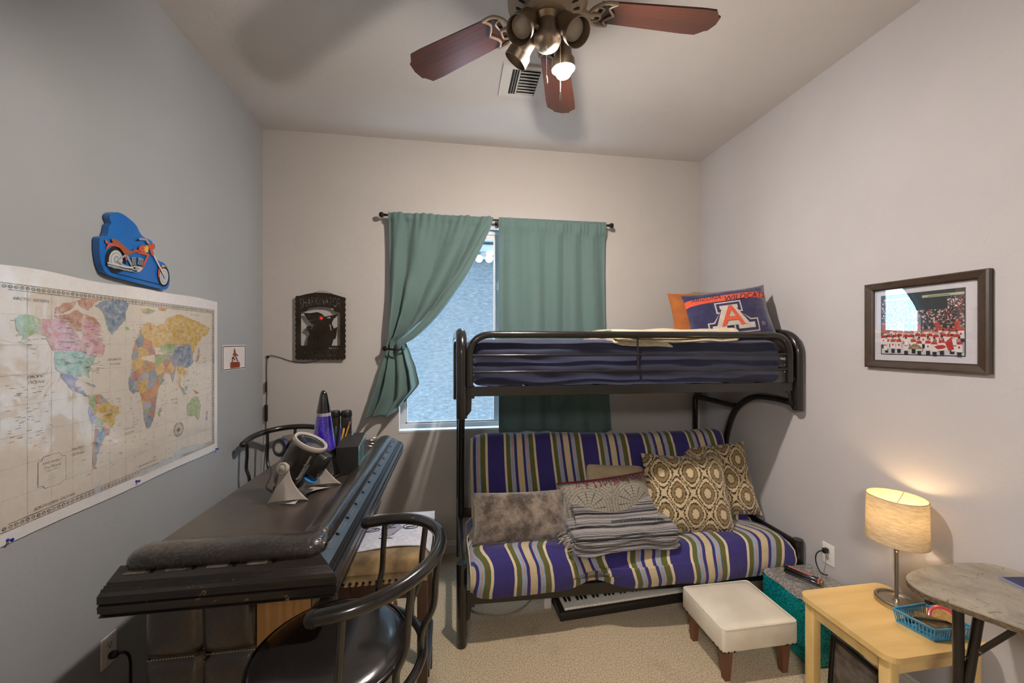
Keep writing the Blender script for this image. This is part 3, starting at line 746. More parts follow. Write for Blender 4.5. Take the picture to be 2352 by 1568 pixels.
pfill('g', [(1055, 560), (1090, 560), (1095, 640), (1060, 640)], 9)
for k in range(6): pline('k', [(1058, 572 + k * 12), (1092, 570 + k * 12)], 2, 11)
pfill('g', [(1115, 560), (1160, 580), (1150, 640), (1105, 620)], 9)
for k in range(5): pline('k', [(1112, 582 + k * 11), (1155, 592 + k * 11)], 2, 11)
pfill('w', [(1070, 635), (1130, 640), (1150, 655), (1120, 688), (1060, 680)], 10); pell('g', 1100, 658, 22, 13, 12)
grp[0] = 'frame'
pline('r', [(1205, 535), (1135, 675)], 9, 9); pline('r', [(1030, 520), (1120, 505)], 8, 8); pline('r', [(1110, 520), (1210, 540)], 8, 8)
pell('r', 1160, 488, 46, 33, 10); pfill('y', [(1200, 465), (1175, 455), (1180, 475), (1155, 470), (1170, 488), (1150, 500), (1172, 502), (1165, 520), (1195, 518)], 11)
grp[0] = 'front_saddle'
pfill('b', [(1065, 500), (1085, 485), (1100, 490), (1110, 505), (1080, 515)], 10)
grp[0] = 'front_fork'
pfill('r', [(1190, 440), (1215, 435), (1248, 535), (1230, 545)], 11); pline('w', [(1245, 540), (1345, 730)], 6, 12); pline('k', [(1249, 540), (1350, 728)], 2, 11)
pline('g', [(1115, 402), (1180, 408), (1198, 440)], 9, 12); pline('k', [(1100, 412), (1125, 412)], 8, 11)
pell('r', 1236, 467, 15, 25, 12); pell('k', 1250, 467, 5, 22, 11)
grp[0] = 'front_wheel'
pell('k', 1345, 727, 50, 88, 3); pell('w', 1345, 727, 38, 70, 4); pell('g', 1345, 727, 28, 52, 5); pell('w', 1345, 727, 24, 45, 6); pell('g', 1345, 727, 13, 25, 7)
pfill('r', [(1290, 730), (1288, 680), (1300, 645), (1330, 630), (1352, 640), (1330, 652), (1308, 672), (1300, 730)], 8); pfill('y', [(1315, 628), (1345, 630), (1350, 645), (1325, 640)], 9)
grp[0] = 'ground_line'
pline('k', [(890, 690), (1320, 798)], 3, 2)
for k_, m_ in mbs.items(): obj(k_, m_, [pc[q] for q in PK], pq)

# licence plate
lpz = thing('licence_plate', 'small white souvenir licence plate beside the room corner right of the map', 'licence plate', (XL, 2.55, 1.487))
def rrect(x0, y0, x1, y1, r, n=5):
    o = []
    for cx, cy, a0 in ((x1 - r, y1 - r, 0), (x0 + r, y1 - r, 90), (x0 + r, y0 + r, 180), (x1 - r, y0 + r, 270)):
        for k in range(n + 1):
            t = math.radians(a0 + 90 * k / n); o.append((cx + r * math.cos(t), cy + r * math.sin(t)))
    return o
fl2 = lambda off: (lambda x, y, z: Vector((XL + off + z, x, y)))
obj('plate', MB().fill([rrect(2.424, 1.411, 2.676, 1.564, .014)], .002, fn=fl2(.004)), mat('plate_white', '#d7d0cc', .35), lpz)
mb = MB(); mb.fill([rrect(2.430, 1.417, 2.670, 1.558, .01), rrect(2.434, 1.421, 2.666, 1.554, .008)], .001, fn=fl2(.0052)); obj('rim_line', mb, mat('plate_dark', '#3a2a22', .5), lpz)
def Pp(x, y): return wl(490 + x / 15.68, 770 + y / 15.68)
mb = MB()
for g in ([(705, 520), (740, 450), (765, 560), (775, 640), (860, 700), (870, 740), (800, 745), (770, 690), (760, 740), (700, 740), (655, 690), (700, 640)], [(680, 745), (740, 820), (755, 880), (735, 915), (700, 870), (670, 820), (665, 900), (690, 920), (640, 960), (612, 950), (640, 890), (625, 830)], [(800, 860), (850, 880), (875, 930), (820, 945)], [(575, 990), (620, 955), (915, 950), (930, 1040), (915, 1145), (590, 1190), (575, 1150)]):
    mb.fill([[Pp(*p) for p in g]], fn=fl2(.0056))
obj('emblem', mb, mat('plate_brick', '#93452a', .5), lpz)
mb = MB(); mb.fill([[Pp(*p) for p in ((630, 800), (690, 750), (680, 800), (650, 850))]], fn=fl2(.006)); mb.fill([[Pp(*p) for p in ((775, 830), (805, 780), (830, 860), (800, 868))]], fn=fl2(.006)); mb.fill([[Pp(*p) for p in ((735, 740), (780, 740), (775, 800), (760, 790))]], fn=fl2(.006))
for t_, y_, sz in (('PHOENIX', 1030, .0105), ('COYOTES', 1120, .0125)):
    o_ = Pp(750, y_); textmb(mb, t_, sz * 1.1, lambda x, y, z: Vector((XL + .0061, o_[0] + x, o_[1] + y)), align='CENTER', bold=.0003, sx=1.25)
obj('lettering', mb, mat('plate_ink', '#1c1a14', .5), lpz)

# outlets
def outlet(X, sg, y0, y1, z0, z1, label):
    t = thing('wall_outlet', label, 'outlet', (X, (y0 + y1) / 2, z0))
    yc, zc_ = (y0 + y1) / 2, (z0 + z1) / 2
    xa, xb = sorted((X, X + sg * .006))
    obj('cover_plate', MB().box((xa, y0, z0), (xb, y1, z1), bev=.002), M_WHITE, t, smooth=True)
    for dz in (.02, -.02):
        xa, xb = sorted((X + sg * .005, X + sg * .008))
        r = obj('receptacle', MB().box((xa, yc - .014, zc_ + dz - .014), (xb, yc + .014, zc_ + dz + .014), bev=.004), mat('outlet_face', '#cfcac4', .4), t, smooth=True)
        mb = MB()
        for dy in (-.006, .006): mb.box((X + sg * .0082 - .0003, yc + dy - .001, zc_ + dz - .002), (X + sg * .0082 + .0003, yc + dy + .001, zc_ + dz + .007))
        mb.box((X + sg * .0082 - .0003, yc - .0022, zc_ + dz - .01), (X + sg * .0082 + .0003, yc + .0022, zc_ + dz - .006))
        obj('slot', mb, M_BLK, r)
    return yc, zc_
yc, zo = outlet(XL, 1, 1.662, 1.727, .33, .448, 'white wall outlet on the blue-grey wall beside the bar')
cdL = thing('power_cord', 'black plug and cord hanging from the outlet beside the bar', 'cord', (XL, yc, zo - .02))
Mx = Matrix.Translation((XL + .009, yc, zo - .02)) @ Matrix.Rotation(PI / 2, 4, 'Y')
obj('plug', MB().lathe([(.012, 0), (.015, .006), (.014, .018), (.01, .026), (.004, .03), (0, .03)], 16, M=Mx), M_BLK, cdL, smooth=True)
obj('cord', MB().tube(smoothpath([(XL + .03, yc, zo - .02), (XL + .05, yc + .01, zo - .022), (XL + .062, yc + .02, zo - .06), (XL + .055, yc + .035, .2), (XL + .06, yc + .06, .05), (XL + .1, yc + .2, .008)], 7), .005, 10), M_BLK, cdL, smooth=True)

# ================================================================ BACK WALL: METAL SIGN AND ITS LED CORD
def zs(x, y):   # crop pixel -> (x, z) on the back wall
    p = at(660 + x / 7.467, 650 + y / 7.467, Y=YB - .03); return (p.x, p.z)
SG = YB - .032
fs = lambda x, y, z: Vector((x, SG - z, y))
sgn = thing('metal_sign', 'dark cut-metal sign with arched lettering, a toothed robot head and one red eye', 'sign', (-.95, YB, 1.46))
M_SIGN = mat('sign_metal', '#2c241c', .42, .6, var=(8, '#3a3026'))
outl = []
def scal(p, q, n, bulge):
    p, q = Vector(p), Vector(q); d = q - p; nrm = Vector((d.y, -d.x)).normalized()
    for i in range(n):
        for k in range(6):
            t = (i + k / 6) / n; outl.append(tuple(p + d * t + nrm * bulge * math.sin(PI * k / 6)))
scal((150, 220), (150, 1305), 12, -14); scal((150, 1305), (990, 1305), 10, -12); scal((990, 1305), (990, 235), 12, -14)
outl += [(975 - 805 * t, 245 - 15 * t - 76 * math.sin(PI * t)) for t in [k / 20 for k in range(1, 20)]]
hole = [(235, 1072), (235, 500), (345, 470), (345, 440)] + [(345 + 445 * t, 438 - 30 * math.sin(PI * t)) for t in [k / 12 for k in range(1, 12)]] + [(795, 445), (800, 480), (905, 510), (905, 1072)]
hole_off = hole
def arch(x, y): return (x, y)
let = []
tl = textloops('SHARKINATOR', 1, bold=.021, sx=1.0)
xs = [p[0] for l in tl for p in l]; x0_, x1_ = min(xs), max(xs)
for l in tl:
    r = []
    for x, y in l:
        t = (x - x0_) / (x1_ - x0_); e = (2 * t - 1) ** 2
        hgt = 142 + 45 * e; base_y = 368 + 78 * e
        r.append((218 + 700 * t, base_y - hgt * y / .73))
    let.append(r)
sml = []
for txt, x0p, x1p, yb, h in (('HUNTS ALL', 265, 860, 1135, 30), ('PREY IN DEEP', 285, 820, 1205, 30), ('WATER ZONES', 325, 800, 1248, 24)):
    t2 = textloops(txt, 1, bold=.01); xs = [p[0] for l in t2 for p in l]; a, b = min(xs), max(xs)
    sml += [[(x0p + (x1p - x0p) * (x - a) / (b - a), yb - h * y / .73) for x, y in l] for l in t2]
sml = []
rr = random.Random(5)
for yb, h, x0p, x1p in ((1130, 26, 268, 860), (1200, 28, 285, 820), (1248, 24, 325, 800)):
    x = x0p
    while x < x1p:
        w = rr.choice((8, 12, 18, 10)); 
        if rr.random() < .68: sml.append([(x, yb), (x + w, yb), (x + w, yb - h), (x, yb - h)])
        x += w + rr.choice((6, 10, 22))
up = [p for p in outl if p[1] < 1090]
i0 = max(range(len(up)), key=lambda i: up[i][1] if up[i][0] < 400 else 0); i1 = max(range(len(up)), key=lambda i: up[i][1] if up[i][0] > 800 else 0)
lo = [p for p in outl if p[1] >= 1090]
up = up[i1:] + up[:i1]
mb = MB(); mb.fill([[zs(*p) for p in up], [zs(*p) for p in hole]] + [[zs(*p) for p in l] for l in let], .002, fn=fs)
yt = up[-1][1]
left = [p for p in lo if p[0] < 172]; right = [p for p in lo if p[0] > 965]; bot = [p for p in lo if 172 <= p[0] <= 965 and p[1] > 1280]
mb.fill([[zs(*p) for p in [(172, yt)] + [up[-1]] + left + [(172, 1305)]]], .002, fn=fs)
mb.fill([[zs(*p) for p in [(965, 1305)] + right + [up[0], (965, yt)]]], .002, fn=fs)
mb.fill([[zs(*p) for p in [(172, 1248), (965, 1248)] + [(965, 1305)] + bot[::-1] + [(172, 1305)]]], .002, fn=fs)
def sbox(x0, y0, x1, y1):
    if x1 - x0 > .5: mb.fill([[zs(x0, y0), zs(x1, y0), zs(x1, y1), zs(x0, y1)]], .002, fn=fs)
sbox(172, yt, 965, 1104); sbox(172, 1130, 965, 1172); sbox(172, 1200, 965, 1224)
for ya, yb in ((1104, 1130), (1172, 1200), (1224, 1248)):
    x = 172
    for l in sml:
        if l[0][1] == yb: sbox(x, ya, l[0][0], yb); x = l[1][0]
    sbox(x, ya, 965, yb)
obj('plate', mb, M_SIGN, sgn)
cre = [(275, 510), (400, 515), (455, 505), (520, 495), (560, 512), (605, 535), (640, 575), (700, 562), (875, 530), (830, 590), (800, 610), (775, 655), (765, 700), (800, 780), (860, 750), (850, 830), (840, 900), (830, 950), (790, 970), (760, 1075), (340, 1075), (350, 940), (385, 870), (350, 820), (310, 800), (330, 750), (370, 728), (420, 745), (395, 790), (430, 790), (445, 740), (470, 720), (460, 690), (450, 730), (430, 680), (415, 715), (400, 660), (385, 690), (375, 650), (350, 620), (320, 575)]
holes = [[(720, 700), (745, 720), (760, 810), (745, 815), (735, 760)], [(485, 930), (500, 1010), (490, 1060), (478, 1000)], [(520, 920), (545, 985), (525, 1010)], [(560, 1030), (570, 1068), (562, 1068)], [(675, 590), (740, 575), (745, 610), (700, 612)], [(375, 640), (480, 628), (480, 636), (380, 650)], [(560, 735), (590, 770), (585, 785)], [(670, 860), (690, 810), (680, 880)]]
mb = MB(); mb.fill([[zs(*p) for p in cre]] + [[zs(*p) for p in h] for h in holes], .002, fn=lambda x, y, z: Vector((x, SG - z - .0005, y))); obj('cut_out_head', mb, M_SIGN, sgn)
mb = MB(); 
for cx, cy, r in ((350, 785, 22), (372, 555, 24), (585, 597, 42), (720, 590, 22)):
    mb = MB(); mb.fill([[zs(*p) for p in circ(cx, cy, r, 18)], [zs(*p) for p in circ(cx, cy, r * .75, 18)]], fn=lambda x, y, z: Vector((x, SG - .0032, y)))
    obj('rivet_ring', mb, mat('sign_ring', '#6b6154', .4, .5), sgn)
mb = MB(); mb.fill([[zs(*p) for p in circ(587, 600, 20, 18)]], .002, fn=lambda x, y, z: Vector((x, SG - .004 - z, y))); obj('red_eye', mb, emis('red_eye', '#ff1a08', 1.2, '#d01808'), sgn)
mb = MB().tube(smoothpath([(*zs(400, 185)[:1], SG, zs(400, 185)[1]), (zs(590, 135)[0], SG, zs(590, 135)[1]), (zs(780, 185)[0], SG, zs(780, 185)[1])], 6), .0012, 6)
obj('hanging_wire', mb, M_BLK, sgn)
for x, y in ((180, 240), (960, 250), (180, 1280), (950, 1275)):
    p = zs(x, y); obj('standoff', MB().tube([(p[0], SG, p[1]), (p[0], YB, p[1])], .003, 8), M_BLK, sgn)
cord = sgn
wp = lambda px, py, d=.006: at(px, py, Y=YB - d)
obj('cord', MB().tube(smoothpath([wp(738, 822, .028), wp(728, 828), wp(700, 833), wp(668, 829), wp(640, 820), wp(617, 818, .012), wp(612, 850), wp(613, 890), wp(612, 930), wp(611, 975), wp(612, 1010, .03), wp(607, 1060, .05), wp(606, 1100, .06), wp(612, 1160, .06)], 6), .0022, 8), M_BLK, cord, smooth=True)
for py, h, w in ((888, 12, .005), (948, 19, .009)):
    a, b = wp(612, py - h / 1), wp(612, py + h / 1)
    obj('inline_switch' if h > 15 else 'connector', MB().box((a.x - w, YB - .018, b.z), (a.x + w, YB - .003, a.z), bev=.003), M_BLK, cord, smooth=True)
p = wp(615, 819); obj('cable_clip', MB().box((p.x - .008, YB - .014, p.z - .008), (p.x + .008, YB, p.z + .008), bev=.002), M_BLK, cord, smooth=True)

# ================================================================ BAR
BX0, BX1, BY0, BY1, BZ = -.932, -.335, 1.155, 2.60, .945
def leather(name, c, vein, sc=28, shine=.35):
    t = NT(name); t.set(shine, coat=.8, coat_rough=.14, spec=.6); v = t.coord()
    w = t.noise(v, sc, 3, .5, 3.5); rdg = t.math('ABSOLUTE', t.math('SUBTRACT', w, .5))
    line = t.ramp(rdg, [(.0, (1, 1, 1, 1)), (.028, (0, 0, 0, 1))])
    patch = t.ramp(t.noise(v, 4, 3), [(.42, (0.05, .05, .05, 1)), (.62, (1, 1, 1, 1))])
    f = t.mix(1.0, line, patch, 'MULTIPLY')
    sp = t.n('ShaderNodeSeparateColor'); t.l(f, sp.inputs[0])
    t.col(t.mix(t.math('MULTIPLY', sp.outputs[0], .9), t.ramp(t.noise(v, 6, 4), [(.3, c), (.7, vein[1])]), hexc(vein[0])))
    t.bump(t.ramp(rdg, [(0, (0, 0, 0, 1)), (.06, (1, 1, 1, 1))]), .28, .003)
    return t.m
M_PAD = leather('crinkled_black_vinyl', '#1a1613', ('#4f4741', '#2a241f'), 19)
M_TUFT = leather('tufted_brown_vinyl', '#241c17', ('#3b3029', '#31271f'), 24, .32)
def topmat():
    t = NT('worn_black_top'); t.set(.3, coat=.7, coat_rough=.3); v = t.coord()
    a = t.noise(v, 5, 5, .6); s2 = t.noise(t.coord('Object', (1, 1, 1), (0, 0, .6)), 130, 6, .8)
    t.col(t.mix(t.ramp(s2, [(.58, (0, 0, 0, 1)), (.78, (.35, .35, .35, 1))]), t.ramp(a, [(.3, '#2d2621'), (.7, '#433831')]), hexc('#77706a')))
    t.l(t.ramp(t.noise(v, 18, 5), [(.3, (.30, .30, .30, 1)), (.7, (.38, .38, .38, 1))]), t.b.inputs['Roughness'])
    t.bump(t.noise(v, 300, 3), .12, .001)
    return t.m
def paintedwood(name='worn_black_wood'):
    t = NT(name); t.set(.3, coat=.4, coat_rough=.2); v = t.coord()
    chips = t.noise(v, 26, 5, .75, 1); g = t.noise(t.coord('Object', (.5, 8, 8)), 30, 5)
    k = t.ramp(chips, [(.655, (0, 0, 0, 1)), (.67, (1, 1, 1, 1))])
    t.col(t.mix(k, t.ramp(g, [(.35, '#15110f'), (.7, '#241d19')]), hexc('#8a6a45'))); t.bump(g, .25, .003)
    return t.m
M_MOLD = paintedwood()
bar = thing('home_bar', 'vintage black padded home bar with worn wood edge moulding and tufted base', 'bar', (-.63, 1.9, 0))
obj('top_surface', MB().box((BX0, BY0 + .1, BZ - .03), (BX1 - .1, BY1, BZ)), topmat(), bar, bevel=.002)
# moulding swept along near edge and right edge
prof = [(.08, .0), (.072, .004), (.03, -.018), (.027, -.023), (.022, -.021), (.018, -.027), (.013, -.025), (.009, -.032), (.0, -.038), (0, -.058), (.006, -.062), (.0, -.066), (.002, -.084), (.01, -.088), (.01, -.092), (.004, -.096), (.012, -.102), (.05, -.102)]
def mold(pts, name, miter0, miter1):
    """pts: outer edge polyline in XY, inward normal offsets computed by hand-mitred corner"""
    return None
mb = MB()
inn = lambda d: [Vector((BX0, BY0 + d, 0)), Vector((BX1 - d, BY0 + d, 0)), Vector((BX1 - d, BY1 - .0, 0))]
vs = []
for d, z in prof:
    q = inn(d); vs.append([Vector((p.x, p.y, BZ + .004 + z)) for p in q])
def sweep(i0, i1):
    m = MB()
    for a, b in zip(vs, vs[1:]): m.add([a[i0], a[i1], b[i1], b[i0]], [(0, 3, 2, 1)])
    m.add([r[0 if i0 == 0 else 2] for r in vs], [tuple(range(len(vs)))])
    return m
mn = obj('edge_moulding', sweep(0, 1), M_MOLD, bar)
mr = obj('edge_moulding', sweep(1, 2), M_MOLD, bar)
def slotpos(t, d):  # groove centre height on the moulding's sloped face
    return BZ + .004 - .018 + (d - .03) * .022 / .042
M_SLOT = mat('slot_dark', '#0b0908', .95, spec=.1); M_SLOTGLINT = mat('slot_edge_glint', '#6d655c', .35, var=(30, '#3a322c'))  # pale slot material: gloss highlight of the carved edges painted into the colour
def capsule(cx, cy, L, w, along):
    o = []
    for k in range(9):
        a = -PI / 2 + PI * k / 8; o.append((L / 2 + w * math.cos(a), w * math.sin(a)))
    for k in range(9):
        a = PI / 2 + PI * k / 8; o.append((-L / 2 + w * math.cos(a), w * math.sin(a)))
    return [(cx + x, cy + y) if along == 'x' else (cx - y, cy + x) for x, y in o]
D = .051
y = BY0 + .13
while y < BY1 - .06:
    for kind, dy, L in (('slot', 0, .05), ('hole', .06, .0)):
        w = .0055 if kind == 'slot' else .006
        mb = MB().fill([capsule(0, 0, L, w, 'y'), capsule(0, 0, L, w * .6, 'y')] if kind == 'slot' else [capsule(0, 0, .001, w, 'y')], fn=lambda a, b, z: Vector((BX1 - D + a, y + dy + b, slotpos(0, D - a) + .0012)))
        so_ = obj('carved_' + kind, mb, M_SLOTGLINT if kind == 'slot' else M_SLOT, mr)
    if kind == 'slot': obj('slot_recess', MB().fill([capsule(0, 0, L, w * .6, 'y')], fn=lambda a, b, z: Vector((BX1 - D + a, y + dy + b, slotpos(0, D - a) + .0012))), M_SLOT, mr)
    y += .1185
x = BX0 + .05
while x < BX1 - .13:
    mb = MB().fill([capsule(0, 0, .045, .0055, 'x')], fn=lambda a, b, z: Vector((x + a, BY0 + D + b, slotpos(0, D + b) + .0012)))
    obj('carved_slot', mb, M_SLOTGLINT, mn)
    mb = MB().fill([capsule(0, 0, .001, .006, 'x')], fn=lambda a, b, z: Vector((x + .045 + a, BY0 + D + b, slotpos(0, D + b) + .0012)))
    obj('carved_hole', mb, M_SLOT, mn)
    x += .105
obj('underframe', MB().box((BX0 + .01, BY0 + .03, BZ - .1), (BX1 - .03, BY1 - .01, BZ - .031)), M_DKWOOD, bar)
# padded rolls
def roll(path, w, h, name, endround=True):
    P = smoothpath(path, 12); n = 20; m = MB(); vs = []; N = len(P); uvs = []
    for i, p in enumerate(P):
        t = (P[min(i + 1, N - 1)] - P[max(0, i - 1)]).normalized(); b = Vector((t.y, -t.x, 0)).normalized()
        e = min(i, N - 1 - i) / 3; k = min(1, .35 + .65 * math.sqrt(max(0, min(1, e)))) if endround else 1
        for j in range(n):
            a = 2 * PI * j / n; ca, sa = math.cos(a), math.sin(a)
            rx = math.copysign(abs(ca) ** .8, ca) * w / 2; rz = math.copysign(abs(sa) ** .75, sa) * h / 2
            vs.append(p + b * rx * (1 if e > 1 else k) + Vector((0, 0, rz * k + .002 * noise.noise(p * 30))))
    fs = []
    for i in range(N - 1):
        for j in range(n): fs.append((i * n + j, i * n + (j + 1) % n, (i + 1) * n + (j + 1) % n, (i + 1) * n + j))
    fs.append(tuple(range(n))); fs.append(tuple(reversed([(N - 1) * n + k for k in range(n)])))
    m.add(vs, fs); return obj(name, m, M_PAD, bar, smooth='all')
ZP = BZ + .012
cxr = BX1 - .102; cyn = BY0 + .103
roll([(BX0 + .01, cyn, ZP), (-.75, cyn, ZP), (-.55, cyn, ZP), (cxr + .045, cyn, ZP)], .1, .066, 'armrest_pad')
roll([(cxr, cyn + .01, ZP), (cxr, 1.5, ZP), (cxr, 2.0, ZP), (cxr, BY1 - .02, ZP)], .088, .066, 'armrest_pad')
# base: tufted end panel, oak facet, tufted front
def tufted(name, P0, P1, z0, z1, nx, nz, depth=.03):
    P0, P1 = Vector(P0), Vector(P1); d = (P1 - P0); L = d.length; d.normalize(); nrm = Vector((d.y, -d.x, 0))
    def fn(u, v):
        fu = (u * nx) % 1; fv = (v * nz) % 1
        puff = (max(0, 1 - abs(2 * fu - 1) ** 5) * max(0, 1 - abs(2 * fv - 1) ** 5)) ** .55 if 0 < u < 1 and 0 < v < 1 else 0
        return P0 + d * L * u + Vector((0, 0, z0 + (z1 - z0) * v)) + nrm * depth * puff
    m = MB().grid(fn, 20 * nx, 16 * nz); p = obj(name, m, M_TUFT, bar, smooth='all')
    back = MB(); q = [P0, P1, P1 - nrm * .03, P0 - nrm * .03]
    back.add([Vector((a.x, a.y, z)) for z in (z0, z1) for a in q], [(0, 1, 5, 4), (1, 2, 6, 5), (2, 3, 7, 6), (3, 0, 4, 7), (4, 5, 6, 7), (3, 2, 1, 0)])
    obj('backing_panel', back, M_DKWOOD, bar)
    st = MB()
    for i in range(1, nx):
        x = L * i / nx
        k = z0 + .004
        while k < z1: st.add([P0 + d * (x + .004) + nrm * .012 + Vector((0, 0, k)), P0 + d * (x + .007) + nrm * .012 + Vector((0, 0, k)), P0 + d * (x + .007) + nrm * .012 + Vector((0, 0, k + .005)), P0 + d * (x + .004) + nrm * .012 + Vector((0, 0, k + .005))], [(0, 1, 2, 3)]); k += .008
    for j in range(1, nz):
        z = z0 + (z1 - z0) * j / nz; k = .004
        while k < L: st.add([P0 + d * k + nrm * .012 + Vector((0, 0, z - .0015)), P0 + d * (k + .005) + nrm * .012 + Vector((0, 0, z - .0015)), P0 + d * (k + .005) + nrm * .012 + Vector((0, 0, z + .0015)), P0 + d * k + nrm * .012 + Vector((0, 0, z + .0015))], [(0, 1, 2, 3)]); k += .008
    obj('stitching', st, mat('stitch_cream', '#b7a47c', .7), p)
    for i in range(1, nx):
        for j in range(1, nz):
            c = P0 + d * (L * i / nx) + nrm * .02 + Vector((0, 0, z0 + (z1 - z0) * j / nz))
            Q = nrm.to_track_quat('Z', 'Y').to_matrix().to_4x4()
            obj('button', MB().lathe([(.0155, -.006), (.015, .002), (.011, .008), (0, .01)], 16, M=Matrix.Translation(c) @ Q), mat('button_grey', '#5c5047', .4, coat=.3), p, smooth=True)
tufted('tufted_panel', (-.902, 1.285, 0), (-.602, 1.285, 0), .03, .845, 2, 4)
obj('oak_panel', MB().add([(-.6, 1.275, .0), (-.5, 1.43, .0), (-.5, 1.43, .85), (-.6, 1.275, .85), (-.61, 1.29, 0), (-.52, 1.45, 0), (-.52, 1.45, .85), (-.61, 1.29, .85)], [(0, 1, 2, 3), (5, 4, 7, 6), (4, 0, 3, 7), (1, 5, 6, 2)]), M_OAK, bar)
tufted('tufted_panel', (-.5, 1.44, 0), (-.5, 2.44, 0), .03, .845, 5, 4)

# ---------------------------------------------------------------- things standing on the bar
ZT_ = BZ + .0005
# planetarium projector
pj = thing('star_projector', 'black planetarium projector tilted on a white curved stand on the bar', 'projector', (-.63, 1.66, BZ))
M_GREY = mat('stand_grey_white', '#a9a199', .45)
ax = Vector((.49, -.02, .86)).normalized(); PC = Vector((-.636, 1.70, 1.092))
Q = Matrix.Translation(PC) @ ax.to_track_quat('Z', 'X').to_matrix().to_4x4()
pv = Vector((-.672, 1.632, 1.088))      # pivot on the near side
body = obj('body', MB().lathe([(0, -.115), (.03, -.115), (.052, -.108), (.06, -.09), (.065, -.05), (.068, .02), (.068, .06), (.063, .075)], 36, M=Q), mat('projector_black', '#25211d', .32, coat=.3), pj, smooth=True)
obj('lens_ring', MB().lathe([(.063, .072), (.069, .074), (.071, .084), (.068, .092), (.061, .092), (.057, .086)], 40, M=Q, cap=False), M_GREY, pj, smooth=True)
obj('lens', MB().lathe([(0, .080), (.06, .084)], 36, M=Q, cap=False), mat('lens_dark', '#20242a', .05, coat=1), pj, smooth=True)
side = ax.cross(Vector((0, -1, .3))).normalized()     # towards the right in the picture
def local(a, b, c): # along axis, right, toward viewer
    f = side.cross(ax).normalized();  f = f if f.y < 0 else -f
    return PC + ax * a + side * b + f * c
sidev = side if side.x > 0 else -side
side = sidev
def loc3(a, b, c):
    f = side.cross(ax).normalized(); f = f if f.y < 0 else -f
    return PC + ax * a + side * b + f * c
def basis(o, x, z):
    z = z.normalized(); x = (x - z * x.dot(z)).normalized(); y = z.cross(x); return Matrix(((x.x, y.x, z.x, o.x), (x.y, y.y, z.y, o.y), (x.z, y.z, z.z, o.z), (0, 0, 0, 1)))
Bs = basis(loc3(.028, .068, 0), side, ax)
obj('slide_housing', MB().box((-.03, -.03, -.055), (.038, .03, .045), Bs, bev=.012), _mc['projector_black'], pj, smooth=True)
obj('slide_tab', MB().lathe([(0, -.004), (.026, -.004), (.028, 0), (.026, .004), (0, .004)], 20, M=basis(loc3(-.04, .082, .01), side, ax)), mat('tab_blue', '#2f7fc0', .4), pj, smooth=True)
Bk = basis(loc3(.012, -.09, .02), side, (side.cross(ax) if side.cross(ax).y < 0 else -side.cross(ax)) + Vector((-.3, 0, 0)))
kn = obj('focus_knob', MB().lathe([(.036, -.03), (.038, -.006), (.036, .004), (.03, .006), (0, .006)], 30, M=Bk), mat('knob_navy', '#191a3a', .4), pj, smooth=True)
obj('knob_sun', MB().fill([[((.026 if k % 2 == 0 else .016) * math.cos(k * PI / 16), (.026 if k % 2 == 0 else .016) * math.sin(k * PI / 16)) for k in range(32)]], fn=lambda x, y, z: Bk @ Vector((x, y, .0068))), M_WHITE, kn)
obj('knob_housing', MB().box((-.03, -.03, -.07), (.045, .04, -.01), Bk, bev=.012), mat('housing_grey', '#4a433c', .4), pj, smooth=True)
lt = MB(); vv = (at(690, 1060, Y=1.62) - Vector((0, 0, CH))).normalized()
fdir = side.cross(ax).normalized(); fdir = fdir if fdir.y < 0 else -fdir
def lettr(x, y, z):   # text runs up the barrel, wrapped on its surface
    a = math.radians(46) - y / .0705 ; 
    d = fdir * math.cos(a) + side * math.sin(a)
    return PC + ax * (x - .048) + d * .0708
textmb(lt, 'Planetarium Projector', .0148, lambda x, y, z: lettr(x * .86, y, z), bold=.0003, sx=.95)
obj('lettering', lt, M_WHITE, body)
for a_, b_ in ((.045, -10), (-.03, -35)):
    ang = math.radians(b_); d = fdir * math.cos(ang) + side * math.sin(ang)
    obj('screw', MB().lathe([(.0045, 0), (.003, .001), (0, .0008)], 12, M=basis(PC + ax * a_ + d * .0695, side, d)), M_BLK, pj, smooth=True)
# stand: two curved legs joined by a bridge
def standleg(px, py, top, lean):
    def fn(u, v):   # v up from foot to pivot
        w = .062 * (1 - v) ** 1.7 + .013 + .005 * v
        z = BZ + .002 + (top.z - BZ - .004) * v + .013 * math.cos((u - .5) * PI) * (1 - v) ** 5
        x = px + (top.x - px) * v; y = py + (top.y - py) * v
        return Vector((x + (u - .5) * 2 * w, y + (u - .5) * .25 * w + .02 * (1 - v) ** 2 * abs(2 * u - 1), z))
    return MB().grid(fn, 16, 24)
st = obj('stand', standleg(-.655, 1.608, Vector((-.669, 1.628, 1.078)), 0), M_GREY, pj, smooth='all'); sm = st.modifiers.new('t', 'SOLIDIFY'); sm.thickness = .006
st2 = obj('stand', standleg(-.575, 1.772, Vector((-.60, 1.776, 1.078)), 0), M_GREY, pj, smooth='all'); sm = st2.modifiers.new('t', 'SOLIDIFY'); sm.thickness = .006
obj('bridge', MB().grid(lambda u, v: Vector((-.655 + .08 * v + (u - .5) * (.075 - .04 * math.sin(v * PI)), 1.61 + .162 * v + (u - .5) * -.02, BZ + .004 + .012 * math.sin(v * PI))), 8, 14), M_GREY, pj, smooth='all')
obj('pivot', MB().lathe([(0, -.014), (.018, -.014), (.0235, -.002), (.0235, .006), (.019, .009), (.017, .007), (.009, .011), (0, .0118)], 24, M=basis(Vector((-.669, 1.622, 1.084)), Vector((1, 0, 0)), Vector((-.25, -1, .25)))), M_GREY, pj, smooth=True)
obj('pivot', MB().tube([Vector((-.665, 1.63, 1.084)), Vector((-.60, 1.776, 1.084))], .008, 12), M_GREY, pj, smooth=True)
